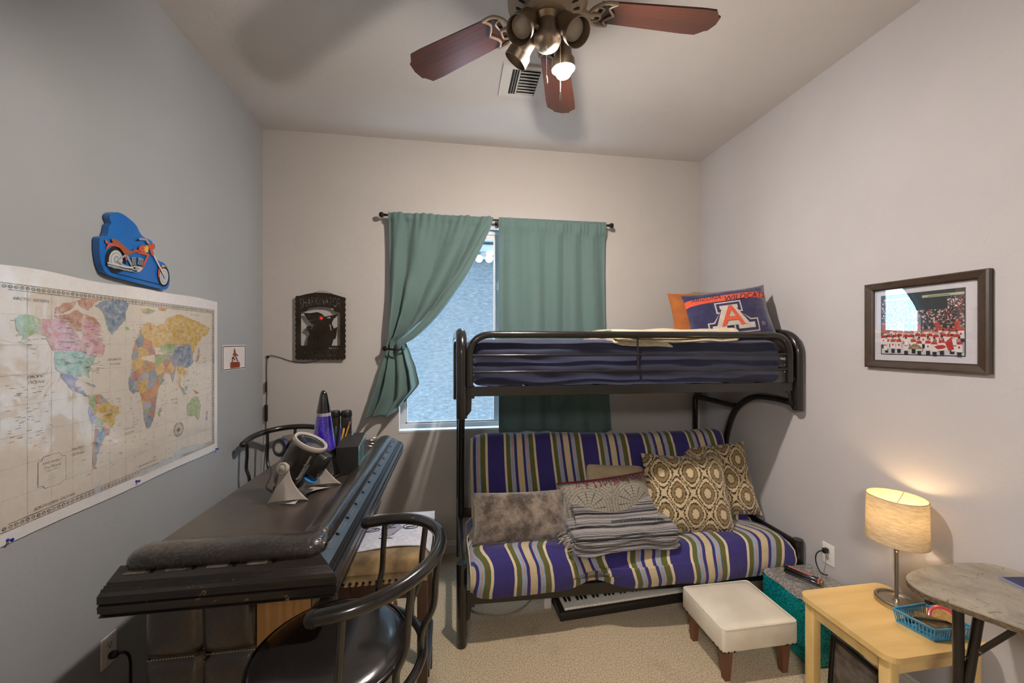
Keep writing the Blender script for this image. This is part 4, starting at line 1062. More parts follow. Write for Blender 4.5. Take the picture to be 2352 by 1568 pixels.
_ = (obj('power_cord', MB().tube(smoothpath([(-.70, 1.70, 1.02), (-.74, 1.71, .98), (-.76, 1.75, BZ + .004), (-.82, 1.82, BZ + .003), (-.86, 1.95, BZ + .003), (-.925, 2.1, BZ + .003)], 6), .0025, 8), M_BLK, pj, smooth=True))
# lava lamp
lx, ly = -.617, 1.93
lv = thing('lava_lamp', 'purple glitter lava lamp with black cone base and cap on the bar', 'lava lamp', (lx, ly, BZ))
M_GB = mat('gloss_black', '#12100f', .12, coat=.8)
z0 = BZ
obj('base', MB().lathe([(.0, z0), (.083, z0), (.085, z0 + .006), (.081, z0 + .012), (.078, z0 + .013), (.06, z0 + .08), (.05, z0 + .118), (.056, z0 + .124), (.054, z0 + .13)], 40, (lx, ly, 0)), M_GB, lv, smooth=True)
obj('cap', MB().lathe([(.031, z0 + .302), (.031, z0 + .308), (.0275, z0 + .325), (.017, z0 + .385), (.0125, z0 + .4), (.006, z0 + .4065), (0, z0 + .407)], 30, (lx, ly, 0)), M_GB, lv, smooth=True)
def lava():
    t = NT('purple_liquid'); t.set(.08, coat=1, coat_rough=.02); v = t.coord()
    vo = t.n('ShaderNodeTexVoronoi', i_Scale=170.0); t.l(v, vo.inputs['Vector'])
    g = t.ramp(vo.outputs['Distance'], [(.1, (1, 1, 1, 1)), (.2, (0, 0, 0, 1))])
    k = t.ramp(t.noise(v, 26, 3), [(.42, (0, 0, 0, 1)), (.6, (1, 1, 1, 1))]); gg = t.mix(1, g, k, 'MULTIPLY')
    base = t.ramp(t.noise(t.coord('Object', (1, 1, .15)), 38, 2), [(.3, '#0e0740'), (.6, '#2c1a86'), (.8, '#4530b8')])
    c = t.mix(gg, base, hexc('#d8b7e0')); t.col(c); t.l(c, t.b.inputs['Emission Color']); t.b.inputs['Emission Strength'].default_value = .22
    return t.m
obj('globe', MB().lathe([(.052, z0 + .13), (.0525, z0 + .14), (.05, z0 + .155), (.0325, z0 + .287)], 36, (lx, ly, 0)), lava(), lv, smooth=True)
obj('globe_neck', MB().lathe([(.0325, z0 + .287), (.0305, z0 + .303)], 36, (lx, ly, 0)), mat('clear_neck', '#8f8494', .05, coat=1), lv, smooth=True)
# tall black tumblers
for (x, lb) in ((-.675, 'tall black tumbler standing directly behind the lava lamp'), (-.612, 'tall black tumbler behind the pencils, right of its twin')):
    tb = thing('tumbler', lb, 'tumbler', (x, 2.3, BZ), group='black tumblers on the bar')
    obj('body', MB().lathe([(0, BZ), (.026, BZ), (.028, BZ + .01), (.029, BZ + .2), (.0275, BZ + .21)], 26, (x, 2.3, 0)), mat('tumbler_black', '#241f1c', .35, coat=.2), tb, smooth=True)
    obj('lid', MB().lathe([(.029, BZ + .21), (.0305, BZ + .216), (.03, BZ + .235), (.025, BZ + .245), (0, BZ + .246)], 26, (x, 2.3, 0)), M_BLK, tb, smooth=True)
# wire pencil cup
px_, py_ = -.622, 2.13
pcup = thing('pencil_cup', 'black wire mesh pencil cup between the lava lamp and the black box', 'pencil cup', (px_, py_, BZ))
mb = MB()
for z, r in ((BZ + .004, .036), (BZ + .05, .038), (BZ + .098, .041)):
    mb.tube([(px_ + r * math.cos(a), py_ + r * math.sin(a), z) for a in [2 * PI * k / 28 for k in range(28)]], .002 if z > BZ + .06 else .0012, 6, closed=True)
obj('rim', mb, M_BLK, pcup, smooth=True)
mb = MB()
for k in range(30):
    a = 2 * PI * k / 30
    for sg in (-1, 1): mb.tube([(px_ + .036 * math.cos(a), py_ + .036 * math.sin(a), BZ + .004), (px_ + .041 * math.cos(a + sg * .6), py_ + .041 * math.sin(a + sg * .6), BZ + .098)], .0005, 4)
obj('wire_mesh', mb, M_BLK, pcup)
obj('bottom', MB().lathe([(0, BZ + .001), (.036, BZ + .001), (.036, BZ + .003), (0, BZ + .003)], 20, (px_, py_, 0)), M_BLK, pcup)
def pencil(dx, dy, tx, ty, L, col, label, kind='pencil'):
    L += .03; b = Vector((px_ + dx, py_ + dy, BZ + .004)); d = Vector((tx, ty, 1)).normalized(); up = b + d * L
    t = thing(kind, label, kind, b, group='pencils and pens in the wire cup')
    if kind == 'pencil':
        obj('shaft', MB().tube([b, b + d * (L - .02)], .0036, 6), mat('pencil_' + col, col, .4, coat=.3), t)
        obj('ferrule', MB().tube([b + d * (L - .02), b + d * (L - .008)], .0037, 10), M_STEEL, t)
        obj('eraser', MB().tube([b + d * (L - .008), up], .0035, 10), mat('eraser_pink', '#c07a6c', .7), t)
    else:
        obj('barrel', MB().tube([b, b + d * (L - .035)], .0045, 12), mat('pen_' + col, col, .35, coat=.3), t, smooth=True)
        obj('cap', MB().tube([b + d * (L - .035), b + d * (L - .005), up], [.0055, .0055, .003], 12), mat('pencap_' + col, col, .3, coat=.5), t, smooth=True)
pencil(-.028, 0, -.06, .02, .19, '#c98a25', 'tall yellow pencil with pink eraser just right of the lava lamp')
pencil(-.01, -.01, -.05, .05, .155, '#c9a52f', 'shorter yellow pencil in the middle of the wire cup')
pencil(.01, .0, .28, .1, .185, '#d3982c', 'yellow pencil leaning to the right in the wire cup')
pencil(.0, .015, .12, .02, .15, '#2a3a8c', 'blue pen in the wire cup', 'pen')
pencil(.012, -.012, .2, -.05, .155, '#d0a23c', 'yellow pen with rounded top in the wire cup', 'pen')
pencil(-.012, .018, .02, .1, .15, '#3b3a30', 'dark pen with a yellow-green clip in the wire cup', 'pen')
pencil(.018, .014, .42, .2, .15, '#8f98a5', 'silver pen tilted far right in the wire cup', 'pen')
# box with a glazed picture side
bxo = thing('display_box', 'matte black box lamp with a glowing teal picture on its right side', 'display box', (-.49, 2.05, BZ))
Mb = Matrix.Translation((-.455, 1.93, BZ)) @ Matrix.Rotation(math.radians(6.5), 4, 'Z')
obj('case', MB().box((-.105, 0, .0), (-.004, .30, .134), Mb), mat('box_black', '#1f1c1c', .55), bxo, bevel=.002)
def pict():
    t = NT('teal_picture'); t.set(.1, coat=1, coat_rough=.03); v = t.coord('Object', (1, 1, .35))
    c = t.ramp(t.noise(v, 42, 5, .65), [(.3, '#1d4b52'), (.48, '#5f9fa6'), (.6, '#a9c9d6'), (.75, '#c58fb4')])
    t.col(c); return t.m
obj('picture_pane', MB().box((-.005, .006, .006), (.0, .294, .128), Mb), pict(), bxo)
eg = thing('eyeglasses', 'folded dark-rimmed eyeglasses at the far end of the bar', 'eyeglasses', (-.49, 2.46, BZ))
for dy in (0, .06):
    obj('lens_rim', MB().tube([(-.50 + .024 * math.cos(a), 2.42 + dy + .0 + .026 * math.cos(a) * .3, BZ + .022 + .018 * math.sin(a)) for a in [2 * PI * k / 20 for k in range(20)]], .002, 6, closed=True), M_STEEL, eg, smooth=True)
obj('temple_arm', MB().tube(smoothpath([(-.526, 2.415, BZ + .024), (-.55, 2.46, BZ + .018), (-.56, 2.53, BZ + .008), (-.555, 2.56, BZ + .004)], 5), .002, 6), M_BLK, eg, smooth=True)
obj('temple_arm', MB().tube(smoothpath([(-.475, 2.49, BZ + .024), (-.47, 2.53, BZ + .02), (-.50, 2.57, BZ + .006)], 5), .002, 6), M_BLK, eg, smooth=True)

# ================================================================ ROUND-BACK BAR STOOLS
def round_stool(cx, cy, ang, label):
    """local +x is the back; centre is the centre of the arm rail"""
    R0 = Matrix.Translation((cx, cy, 0)) @ Matrix.Rotation(ang, 4, 'Z')
    t = thing('bar_stool', label, 'stool', (cx, cy, 0), ang)
    P = lambda r, a, z, ox=0: R0 @ Vector((ox + r * math.cos(a), r * math.sin(a), z))
    rz = lambda a: .972 + .03 * math.cos(a)
    path = [P(.226, math.radians(-92 + 184 * k / 40), rz(math.radians(-92 + 184 * k / 40))) for k in range(41)]
    a0, a1 = path[0], path[-1]
    d0 = (path[0] - path[1]).normalized(); d1 = (path[-1] - path[-2]).normalized()
    path = [a0 + d0 * .03, a0 + d0 * .015] + path + [a1 + d1 * .015, a1 + d1 * .03]
    obj('arm_rail', MB().tube(path, .0175, 18), M_BLKM, t, smooth=True)
    for p, d in ((path[0], d0), (path[-1], d1)):
        obj('end_cap', MB().lathe([(.0185, -.006), (.0185, .004), (.015, .013), (.008, .018), (0, .0195)], 18, M=Matrix.Translation(p) @ d.to_track_quat('Z', 'Y').to_matrix().to_4x4()), M_BLK, t, smooth=True)
    so = -.075
    for dg in (-84, -42, 0, 42, 84):
        a = math.radians(dg)
        top = P(.225, a, rz(a) - .012); low = P(.208, math.radians(dg * .93), .695, so * .9 + .03)
        mid = top * .42 + low * .58; out = Vector((mid.x - cx, mid.y - cy, 0)).normalized()
        obj('spindle', MB().tube(smoothpath([top, top * .7 + low * .3 + out * .004, mid + out * .012, low + Vector((0, 0, .06)) + out * .004, low], 6), .0095, 12), M_BLKM, t, smooth=True)
    ring = [P(.213, math.radians(-105 + 210 * k / 40), .69, so * .9 + .03) for k in range(41)]
    obj('seat_ring', MB().tube(ring, .0125, 14), M_BLKM, t, smooth=True)
    prof = [(0, .69), (.19, .69), (.202, .70), (.206, .715), (.203, .726), (.192, .737), (.17, .745), (.12, .75), (.06, .751), (0, .751)]
    obj('seat', MB().lathe(prof, 44, M=R0 @ Matrix.Translation((so, 0, 0))), mat('glossy_black_vinyl', '#1b1817', .24, coat=.5, bump=(40, .12, .006)), t, smooth='all')
    obj('piping', MB().tube([R0 @ Vector((so + .2045 * math.cos(a), .2045 * math.sin(a), .728)) for a in [2 * PI * k / 60 for k in range(60)]], .003, 8, closed=True), M_BLKM, t, smooth=True)
    obj('swivel_plate', MB().lathe([(.1, .655), (.1, .69)], 24, M=R0 @ Matrix.Translation((so, 0, 0))), M_BLKM, t, smooth=True)
    for k in range(4):
        a = math.radians(45 + 90 * k)
        obj('leg', MB().tube(smoothpath([R0 @ Vector((so + .09 * math.cos(a), .09 * math.sin(a), .665)), R0 @ Vector((so + .15 * math.cos(a), .15 * math.sin(a), .63)), R0 @ Vector((so + .2 * math.cos(a), .2 * math.sin(a), .3)), R0 @ Vector((so + .235 * math.cos(a), .235 * math.sin(a), .006))], 6), .0125, 12), M_BLKM, t, smooth=True)
    obj('foot_ring', MB().tube([R0 @ Vector((so + .205 * math.cos(a), .205 * math.sin(a), .27)) for a in [2 * PI * k / 40 for k in range(40)]], .01, 10, closed=True), M_BLKM, t, smooth=True)
    return t
round_stool(-.266, 1.13, math.radians(-2), 'black metal swivel bar stool nearest the camera with a glossy round seat')
round_stool(-1.04, 2.58, math.radians(100), 'black metal bar stool in the corner behind the bar')

# stool with tan suede seat under a pale towel
sd = thing('upholstered_stool', 'wooden bar stool with a tan suede seat and nailhead trim beside the bar', 'stool', (-.31, 1.78, 0))
M_SUEDE = mat('tan_suede', '#8f764c', .9, var=(8, '#4c381f', .14), bump=(120, .3, .003), sheen=.4)
SX0, SX1, SY0, SY1, SZ = -.445, -.108, 1.555, 2.0, .705
def seatfn(u, v):
    e = lambda q: max(0, 1 - abs(2 * q - 1) ** 6) ** .35
    return None
def cushion(x0, x1, y0, y1, z0, z1, nu=26, nv=26, r=.04, dome=.012):
    m = MB()
    def top(u, v):
        a, b = 2 * u - 1, 2 * v - 1
        ex = max(abs(a), abs(b)); k = max(0, 1 - max(0, (ex - .8) / .2) ** 2.2)
        return Vector((x0 + (x1 - x0) * u, y0 + (y1 - y0) * v, z1 - r * (1 - k ** .5) + dome * (1 - a * a) * (1 - b * b)))
    m.grid(top, nu, nv)
    ring = [top(i / nu, 0) for i in range(nu + 1)] + [top(1, j / nv) for j in range(1, nv + 1)] + [top(1 - i / nu, 1) for i in range(1, nu + 1)] + [top(0, 1 - j / nv) for j in range(1, nv)]
    b = [Vector((p.x, p.y, z0)) for p in ring]; n = len(ring)
    m.add(ring + b, [(i, n + i, n + (i + 1) % n, (i + 1) % n) for i in range(n)] + [tuple(range(n, 2 * n))])
    return m
obj('seat', cushion(SX0, SX1, SY0, SY1, .632, SZ + .01), M_SUEDE, sd, smooth='all')
nb = None
def nail(root, p, d, r=.006, m=None):
    return obj('nail', MB().lathe([(r, 0), (r * .7, r * .45), (0, r * .6)], 10, M=Matrix.Translation(p) @ Vector(d).to_track_quat('Z', 'Y').to_matrix().to_4x4()), m or M_BRZ, root, smooth=True)
for k in range(13): nail(sd, (SX0 + .02 + (SX1 - SX0 - .04) * k / 12, SY0, .645), (0, -1, 0))
for k in range(13): nail(sd, (SX1, SY0 + .02 + (SY1 - SY0 - .04) * k / 12, .645), (1, 0, 0))
for x in (SX0 + .022, SX1 - .02):
    for y in (SY0 + .024, SY1 - .1):
        obj('leg', MB().box((x - .02, y - .02, 0), (x + .02, y + .02, .635)), M_DKWOOD, sd, bevel=.003)
obj('apron', MB().box((SX0 + .02, SY0 + .015, .56), (SX1 - .02, SY0 + .035, .632)), M_DKWOOD, sd)
obj('apron', MB().box((SX1 - .035, SY0 + .04, .56), (SX1 - .015, SY1 - .1, .632)), M_DKWOOD, sd)
obj('apron', MB().box((SX0 + .04, SY1 - .11, .56), (SX1 - .04, SY1 - .09, .632)), M_DKWOOD, sd)
obj('stretcher', MB().box((SX0 + .04, SY1 - .115, .37), (SX1 - .04, SY1 - .085, .41)), M_DKWOOD, sd, bevel=.002)
obj('footrest', MB().box((SX1 - .016, SY0 + .044, .205), (SX1 + .006, SY1 - .12, .24)), mat('footrest_plate', '#59606a', .25, .8), sd, bevel=.002)
obj('stretcher', MB().box((SX0 + .0, SY0 + .044, .205), (SX0 + .03, SY1 - .12, .24)), M_DKWOOD, sd, bevel=.002)
def towelc(t):
    v = t.coord(); return t.ramp(t.noise(v, 60, 4), [(.3, '#a9abb8'), (.7, '#c6c8d2')])
M_TOWEL = cloth('pale_grey_towel', towelc, .95, 350, (9, .25, .5), sheen=.5)
TX0, TX1, TY0, TY1 = -.44, -.103, 1.635, 2.045
def tw(u, v):
    x = TX0 + (TX1 - TX0) * u; y = TY0 + (TY1 - TY0) * v + .02 * u * (1 - v)
    a, b = (x - SX0) / (SX1 - SX0) * 2 - 1, (y - SY0) / (SY1 - SY0) * 2 - 1
    ex = max(abs(a), abs(b)); k = max(0, 1 - max(0, (min(ex, 1) - .8) / .2) ** 2.2)
    z = SZ + .010 - .04 * (1 - k ** .5) + .012 * (1 - min(1, a * a)) * (1 - min(1, b * b)) + .004 + .003 * math.sin(x * 22 + y * 31)
    if y > SY1: z -= (y - SY1) * 1.2
    return Vector((x, y, max(z, .69)))
tw_o = obj('towel', MB().grid(tw, 40, 40), M_TOWEL, smooth='all'); sm = tw_o.modifiers.new('t', 'SOLIDIFY'); sm.thickness = .004; sm.offset = 1
tag(tw_o, 'pale blue-grey hockey towel spread over the tan suede stool seat', 'towel')
def tv(x, y): # towel 2d -> surface
    u = (x - TX0) / (TX1 - TX0); v = (y - TY0) / (TY1 - TY0); q = tw(min(max(u, 0), 1), min(max(v, 0), 1)); return Vector((x, y, q.z + .0052))
mb = MB(); c = (-.285, 1.80)
mb.fill([[(c[0], c[1] - .085), (c[0] + .05, c[1]), (c[0], c[1] + .085), (c[0] - .05, c[1])]], fn=lambda x, y, z: tv(x, y)); obj('printed_diamond', mb, mat('towel_grey', '#8b8d9b', .9), tw_o)
mb = MB(); textmb(mb, 'HERO', .085, lambda x, y, z: tv(c[0] + .02 - y, c[1] + x) + Vector((0, 0, .0006)), align='CENTER', bold=.002, sx=.9); obj('printed_lettering', mb, mat('towel_navy', '#2c3550', .9), tw_o)
mb = MB()
for k, (ex, sg) in enumerate(((-.085, -1), (.085, 1))):
    q = (c[0] + ex, c[1] + .0)
    mb.fill([circ(q[0], q[1], .035, 20, .022), circ(q[0], q[1], .030, 20, .017)], fn=lambda x, y, z: tv(x, y) + Vector((0, 0, .0008)))
    mb.fill([[(q[0] - .02, q[1] - .012), (q[0] + .0, q[1] - .004), (q[0] + .018, q[1] - .002), (q[0] + .022, q[1] + .01), (q[0] + .002, q[1] + .004), (q[0] - .016, q[1] + .0)]], fn=lambda x, y, z: tv(x, y) + Vector((0, 0, .0008)))
obj('printed_crest', mb, _mc['towel_navy'], tw_o)
p = at(900, 1388, Z=.035); tag(obj('ornament', MB().lathe([(0, -.033), (.018, -.028), (.031, -.012), (.033, 0), (.03, .014), (.017, .027), (.006, .031), (.004, .036), (0, .037)], 20, (p.x, p.y, .034)), mat('ornament_brown', '#6b3f26', .3, coat=.4), smooth=True), 'small round brown ornament on the carpet behind the suede stool', 'ornament')

# ================================================================ BUNK BED
def bp(u, v, z):
    """u: 0..1 along the bed, v: 0 front .. 1 rear"""
    return Vector((.037 + 1.945 * u - .022 * v, 2.004 - .055 * u * (1 - v) + v * .85, z))
bed = thing('futon_bunk_bed', 'black tubular metal bunk bed frame over a futon base under the window', 'bunk bed', bp(.5, .5, 0))
for u in (0, 1):
    p = bp(u, 0, 0)
    obj('front_post', MB().lathe([(.0, 0), (.026, 0), (.028, .004), (.028, .425), (.026, .432), (0, .432)], 24, (p.x, p.y, 0)), M_BEDM, bed, smooth=True)
    ui = u + (.01 if u == 0 else -.012)
    obj('rear_leg', MB().tube(roundpath([bp(ui, .99, 0), bp(ui, .99, 1.14), bp(ui, .5, 1.135)], .02), .021, 16), M_BEDM, bed, smooth=True)
    obj('side_rail', MB().tube([bp(u, .0, .405), bp(ui, .99, .43)], .017, 14), M_BEDM, bed, smooth=True)
    arc = smoothpath([bp(ui, .62, .43), bp(ui, .64, .62), bp(ui, .625, .77), bp(ui, .59, .94), bp(ui, .50, 1.11), bp(ui, .34, 1.215), bp(ui, .16, 1.235), bp(ui, .0, 1.225)], 8)
    obj('curved_support', MB().tube(arc, .021, 16), M_BEDM, bed, smooth=True)
    fr_ = roundpath([bp(u, 0, 1.185), bp(u, 0, 1.632), bp(u, .99, 1.632), bp(u, .99, 1.16)], .13, 9)
    ef = obj('end_frame', MB().tube(fr_, .028, 18), M_BEDM, bed, smooth=True)
    for z in (1.42, 1.52): obj('rung', MB().tube([bp(u, .02, z), bp(u, .97, z)], .008, 10), M_BEDM, ef, smooth=True)
    sgx = 1 if u == 0 else -1
    c = bp(u, 0, 0)
    obj('rail_bracket', MB().fill([[(0, 1.355), (.045, 1.355), (.045, 1.285), (.03, 1.285), (.028, 1.22), (.0, 1.185)]], .006, fn=lambda x, z_, t: Vector((c.x + sgx * (.022 + x), c.y + .012 + t, z_))), M_BEDM, bed)
    obj('rail_bracket', MB().fill([[(0, .275), (.045, .275), (.045, .19), (.03, .19), (.02, .13), (.0, .11)]], .006, fn=lambda x, z_, t: Vector((c.x + sgx * (.022 + x), c.y + .012 + t, z_))), M_BEDM, bed)
def flatrail(u0, u1, v, z0, z1, th=.022):
    a, b = bp(u0, v, 0), bp(u1, v, 0); d = (b - a).normalized(); n = Vector((-d.y, d.x, 0)) * th
    m = MB(); q = [a, b, b + n, a + n]
    m.add([Vector((p.x, p.y, z)) for z in (z0, z1) for p in q], [(3, 2, 1, 0), (4, 5, 6, 7), (0, 1, 5, 4), (1, 2, 6, 5), (2, 3, 7, 6), (3, 0, 4, 7)])
    return m
obj('front_rail', flatrail(.012, .988, .0, 1.297, 1.347), M_BEDM, bed, bevel=.003)
obj('rear_rail', flatrail(.012, .988, .92, 1.297, 1.347), M_BEDM, bed, bevel=.003)
obj('futon_rail', flatrail(.02, .98, .02, .195, .26), M_BEDM, bed, bevel=.003)
obj('futon_rail', flatrail(.02, .98, .94, .3, .36), M_BEDM, bed, bevel=.003)
for k in range(9):
    u = .08 + .84 * k / 8
    obj('slat', MB().box((-.012, 0, 0), (.012, .76, .006), Matrix.Translation(bp(u, .03, 1.335))), M_BEDM, bed)
for k in range(13):
    u = .06 + .88 * k / 12
    obj('futon_slat', MB().box((-.008, 0, 0), (.008, .45, .008), Matrix.Translation(bp(u, .03, .25))), M_BEDM, bed)
gl = roundpath([bp(.021, -.012, 1.35), bp(.021, -.012, 1.622), bp(.966, -.012, 1.622), bp(.966, -.012, 1.35)], .12, 9)
gr = obj('guard_rail', MB().tube(gl, .0185, 18), M_BEDM, bed, smooth=True)
for z in (1.512, 1.425): obj('rung', MB().tube([bp(.026, -.012, z), bp(.962, -.012, z)], .0065, 10), M_BEDM, gr, smooth=True)
um = at(1462, 800, Y=1.98); uu = (um.x - .037) / 1.945
obj('spindle', MB().tube([bp(uu, -.012, 1.425), bp(uu, -.012, 1.61)], .0055, 10), M_BEDM, gr, smooth=True)
for z in (1.49, 1.45, 1.41):
    for u in (.021, .966): obj('bolt', MB().lathe([(.006, 0), (.004, .004), (0, .005)], 10, M=Matrix.Translation(bp(u, 0, z) + Vector((.021 if u < .5 else -.021, 0, 0))) @ Matrix.Rotation(PI / 2 if u < .5 else -PI / 2, 4, 'Y')), M_STEEL, gr, smooth=True)

# upper mattress with navy sheet
def navy(t):
    v = t.coord(); return t.ramp(t.noise(v, 5, 3), [(.3, '#20233a'), (.7, '#2b2f49')])
M_NAVY = cloth('navy_sheet', navy, .7, 700, (8, .2, .3), sheen=.3)
um_ = MB()
U0, U1, V0, V1 = .032, .946, .02, .91
def mside(u, t):
    """t runs round the cross-section: bottom front -> front -> top -> rear"""
    k = min(1, min(u, 1 - u) * 40); kk = k ** .4
    hgt = 1.35 + .0
    top = 1.592 - .02 * (1 - kk)
    r = .05
    prof = [(V0, 1.350), (V0 - .004, 1.40), (V0 - .006, 1.47), (V0 - .002, 1.54), (V0 + .02, 1.58), (V0 + .06, 1.592), (.5, 1.597), (V1 - .06, 1.592), (V1 - .01, 1.57), (V1, 1.48), (V1, 1.35)]
    x = t * (len(prof) - 1); i = min(int(x), len(prof) - 2); f = x - i
    v = prof[i][0] * (1 - f) + prof[i + 1][0] * f; z = prof[i][1] * (1 - f) + prof[i + 1][1] * f
    zc2 = 1.47; z = zc2 + (z - zc2) * (.86 + .14 * kk); v = .48 + (v - .48) * (.985 + .015 * kk)
    p = bp(U0 + (U1 - U0) * u, v, z)
    fold = 0
    if i < 5:   # horizontal drag folds along the visible side
        s2 = z + .03 * math.sin(u * 4.2) + .02 * math.sin(u * 9 + 2)
        fold = .006 * math.sin(s2 * 60 + 2.2 * math.sin(u * 4 + 1) + 3 * noise.noise(Vector((u * 3, 0, 5)))) * (.5 + .5 * math.sin(u * 5)) + .012 * noise.noise(Vector((u * 6 + z * 6, z * 22, 1)))
    p.y -= fold; p.z += .006 * noise.noise(Vector((u * 12, v * 5, 4)))
    return p
um_.grid(lambda u, v: mside(u, v), 110, 60)
for e in (0, 1):
    ring = [mside(e, k / 60) for k in range(61)]; c = sum(ring, Vector()) / 61
    um_.add([c] + ring, [(0, k + 1, k) if e else (0, k, k + 1) for k in range(1, 61)])
mt = obj('mattress', um_, M_NAVY, smooth='all'); tag(mt, 'thick mattress in a navy sheet on the top bunk', 'mattress')
# cream blanket folded over the front of the top bunk
def cream(t):
    v = t.coord('Object', (1, 3, 3)); return t.ramp(t.noise(v, 30, 4), [(.3, '#b0a284'), (.7, '#cfc3a8')])
M_CREAM = cloth('cream_quilt', cream, .9, 60, (14, .4, .5), sheen=.3)
def foldblanket(name, x0, x1, y0, y1, z, layers, mat_, thick=.02, wob=.012, seed=0, drop=0.0, tilt=0.0):
    m = MB()
    for L in range(layers):
        zo_ = z + L * thick; ins = .006 * L * (1 if L % 2 else -.4)
        def fn(u, t, zo_=zo_, ins=ins, L=L):
            a = 2 * PI * t; ca, sa = math.cos(a), math.sin(a)
            hy = (y1 - y0) / 2 - abs(ins) - .03 * max(0, abs(2 * u - 1) - .9) * 5; cy = (y0 + y1) / 2
            yy = cy - math.copysign(abs(ca) ** .35, ca) * hy
            zz = zo_ + thick / 2 + math.copysign(abs(sa) ** .8, sa) * thick * .5 * (1 if min(u, 1 - u) > .01 else .5)
            x = x0 + (x1 - x0) * u + .006 * noise.noise(Vector((yy * 8, L, seed))) * 3 * (1 if u < .5 else -1) * (abs(2 * u - 1) ** 6)
            zz += wob * noise.noise(Vector((x * 6 + seed, yy * 7, L * .3))) + (tilt * (yy - y0))
            if drop and yy < y0 + .06: zz -= drop * ((y0 + .06 - yy) / .06) ** 1.4
            return Vector((x, yy + .012 * noise.noise(Vector((x * 5, L, seed + 3))), zz))
        m.grid(fn, 60, 44)
        for e in (0, 1):
            ring = [fn(e, k / 44) for k in range(44)]; c = sum(ring, Vector()) / 44
            m.add([c] + ring, [(0, k + 1, (k + 1) % 44 + 1) if not e else (0, (k + 1) % 44 + 1, k + 1) for k in range(44)])
    return obj(name, m, mat_, smooth='all')
bk = foldblanket('blanket', .88, 1.66, 1.992, 2.55, 1.592, 3, M_CREAM, .022, .014, 2, drop=.045)
tag(bk, 'cream quilted blanket folded on the navy top bunk mattress', 'blanket')

# ---------------------------------------------------------------- pillows
def pillow_mb(w, h, th, M, n=34, pinch=.06, seed=0, wr=.01):
    m = MB()
    for sgn_ in (1, -1):
        def fn(u, v):
            a, b = 2 * u - 1, 2 * v - 1
            k = (max(0, 1 - abs(a) ** 3.2) * max(0, 1 - abs(b) ** 3.2)) ** .5
            x = a * w / 2 * (1 - pinch * (1 - b * b) * abs(a) ** 2 * 1.0); y = b * h / 2 * (1 - pinch * (1 - a * a) * abs(b) ** 2)
            z = sgn_ * th / 2 * k + wr * noise.noise(Vector((x * 7 + seed, y * 7, sgn_))) * (.3 + k)
            return M @ Vector((x, y, z))
        uvf = lambda u, v: (u, v)
        if sgn_ > 0: m.grid(fn, n, n, uvf=uvf)
        else:
            g = MB().grid(fn, n, n, uvf=uvf); g.f = [tuple(reversed(f)) for f in g.f]
            m.add(g.v, g.f, [g.uv[i] for i in range(len(g.v))])
    return m
def pose(c, nrm, up):
    """local z = normal facing out, local y = up"""
    z = Vector(nrm).normalized(); y = Vector(up); y = (y - z * y.dot(z)).normalized(); x = y.cross(z); c = Vector(c)
    return Matrix(((x.x, y.x, z.x, c.x), (x.y, y.y, z.y, c.y), (x.z, y.z, z.z, c.z), (0, 0, 0, 1)))
def plainc(a, b, sc=10): return lambda t: t.ramp(t.noise(t.coord(), sc, 5, .65), [(.32, a), (.68, b)])
# top bunk
Pm = pose((1.705, 2.16, 1.745), (-.30, -1, .30), (.06, 0, 1))
Pm = pose((1.68, 2.14, 1.742), (-.35, -1, .28), (-.13, 0, 1))
M_PNAVY = cloth('navy_plush', plainc('#1c1a3c', '#2d2a50', 16), .85, 300, (12, .5, .3), sheen=.6)
wp_ = thing('pillow', 'navy pillow with an orange band and big block letter A on the top bunk', 'pillow', (1.70, 2.14, 1.6), group='pillows on the top bunk')
PW, PH, PT = .49, .345, .13
obj('cover', pillow_mb(PW, PH, PT, Pm, seed=1), M_PNAVY, wp_, smooth='all')
def onp(M, w, h, th, off, seed=1, wr=.01, pinch=.06):
    def f(x, y, z):
        a, b = max(-1, min(1, 2 * x / w)), max(-1, min(1, 2 * y / h))
        k = (max(0, 1 - abs(a) ** 3.2) * max(0, 1 - abs(b) ** 3.2)) ** .5
        xx = a * w / 2 * (1 - pinch * (1 - b * b) * abs(a) ** 2); yy = b * h / 2 * (1 - pinch * (1 - a * a) * abs(b) ** 2)
        return M @ Vector((xx, yy, th / 2 * k + wr * noise.noise(Vector((xx * 7 + seed, yy * 7, 1))) * (.3 + k) + off))
    return f
M_ORG = cloth('orange_print', plainc('#b5482f', '#c9553a', 14), .85, 300); M_CRM = cloth('cream_print', plainc('#a69c92', '#bab0a6', 20), .85, 300)
M_INKN = cloth('navy_print', plainc('#1c1a3a', '#26244a', 20), .85, 300)
fP = lambda off: onp(Pm, PW, PH, PT, off)
mb = MB().grid(lambda u, v: fP(.0012)((u - .5) * PW, .078 + .042 * v + .008 * math.sin(u * PI), 0), 40, 4); obj('orange_band', mb, M_ORG, wp_, smooth='all')
def fillp(mb, loops, f, step=.012): mb.fill([subdiv(l, step) for l in loops], fn=f)
def ptext(mb, txt, size, x0, y0, f, sx=1, sy=1, **k):
    for g in group_loops(textloops(txt, size, **k)): mb.fill([[(x0 + p[0] * sx, y0 + p[1] * sy) for p in l] for l in g], fn=f)
mb = MB(); ptext(mb, 'WILDCATS', .050, .098, .084, fP(.0028), sx=1.0, align='CENTER', shear=.35, bold=.0038); obj('lettering', mb, M_INKN, wp_)
mb = MB(); ptext(mb, 'ARIZONA', .040, -.125, .103, fP(.0026), sx=1.0, align='CENTER', shear=.35, bold=.0022); obj('lettering', mb, M_INKN, wp_)
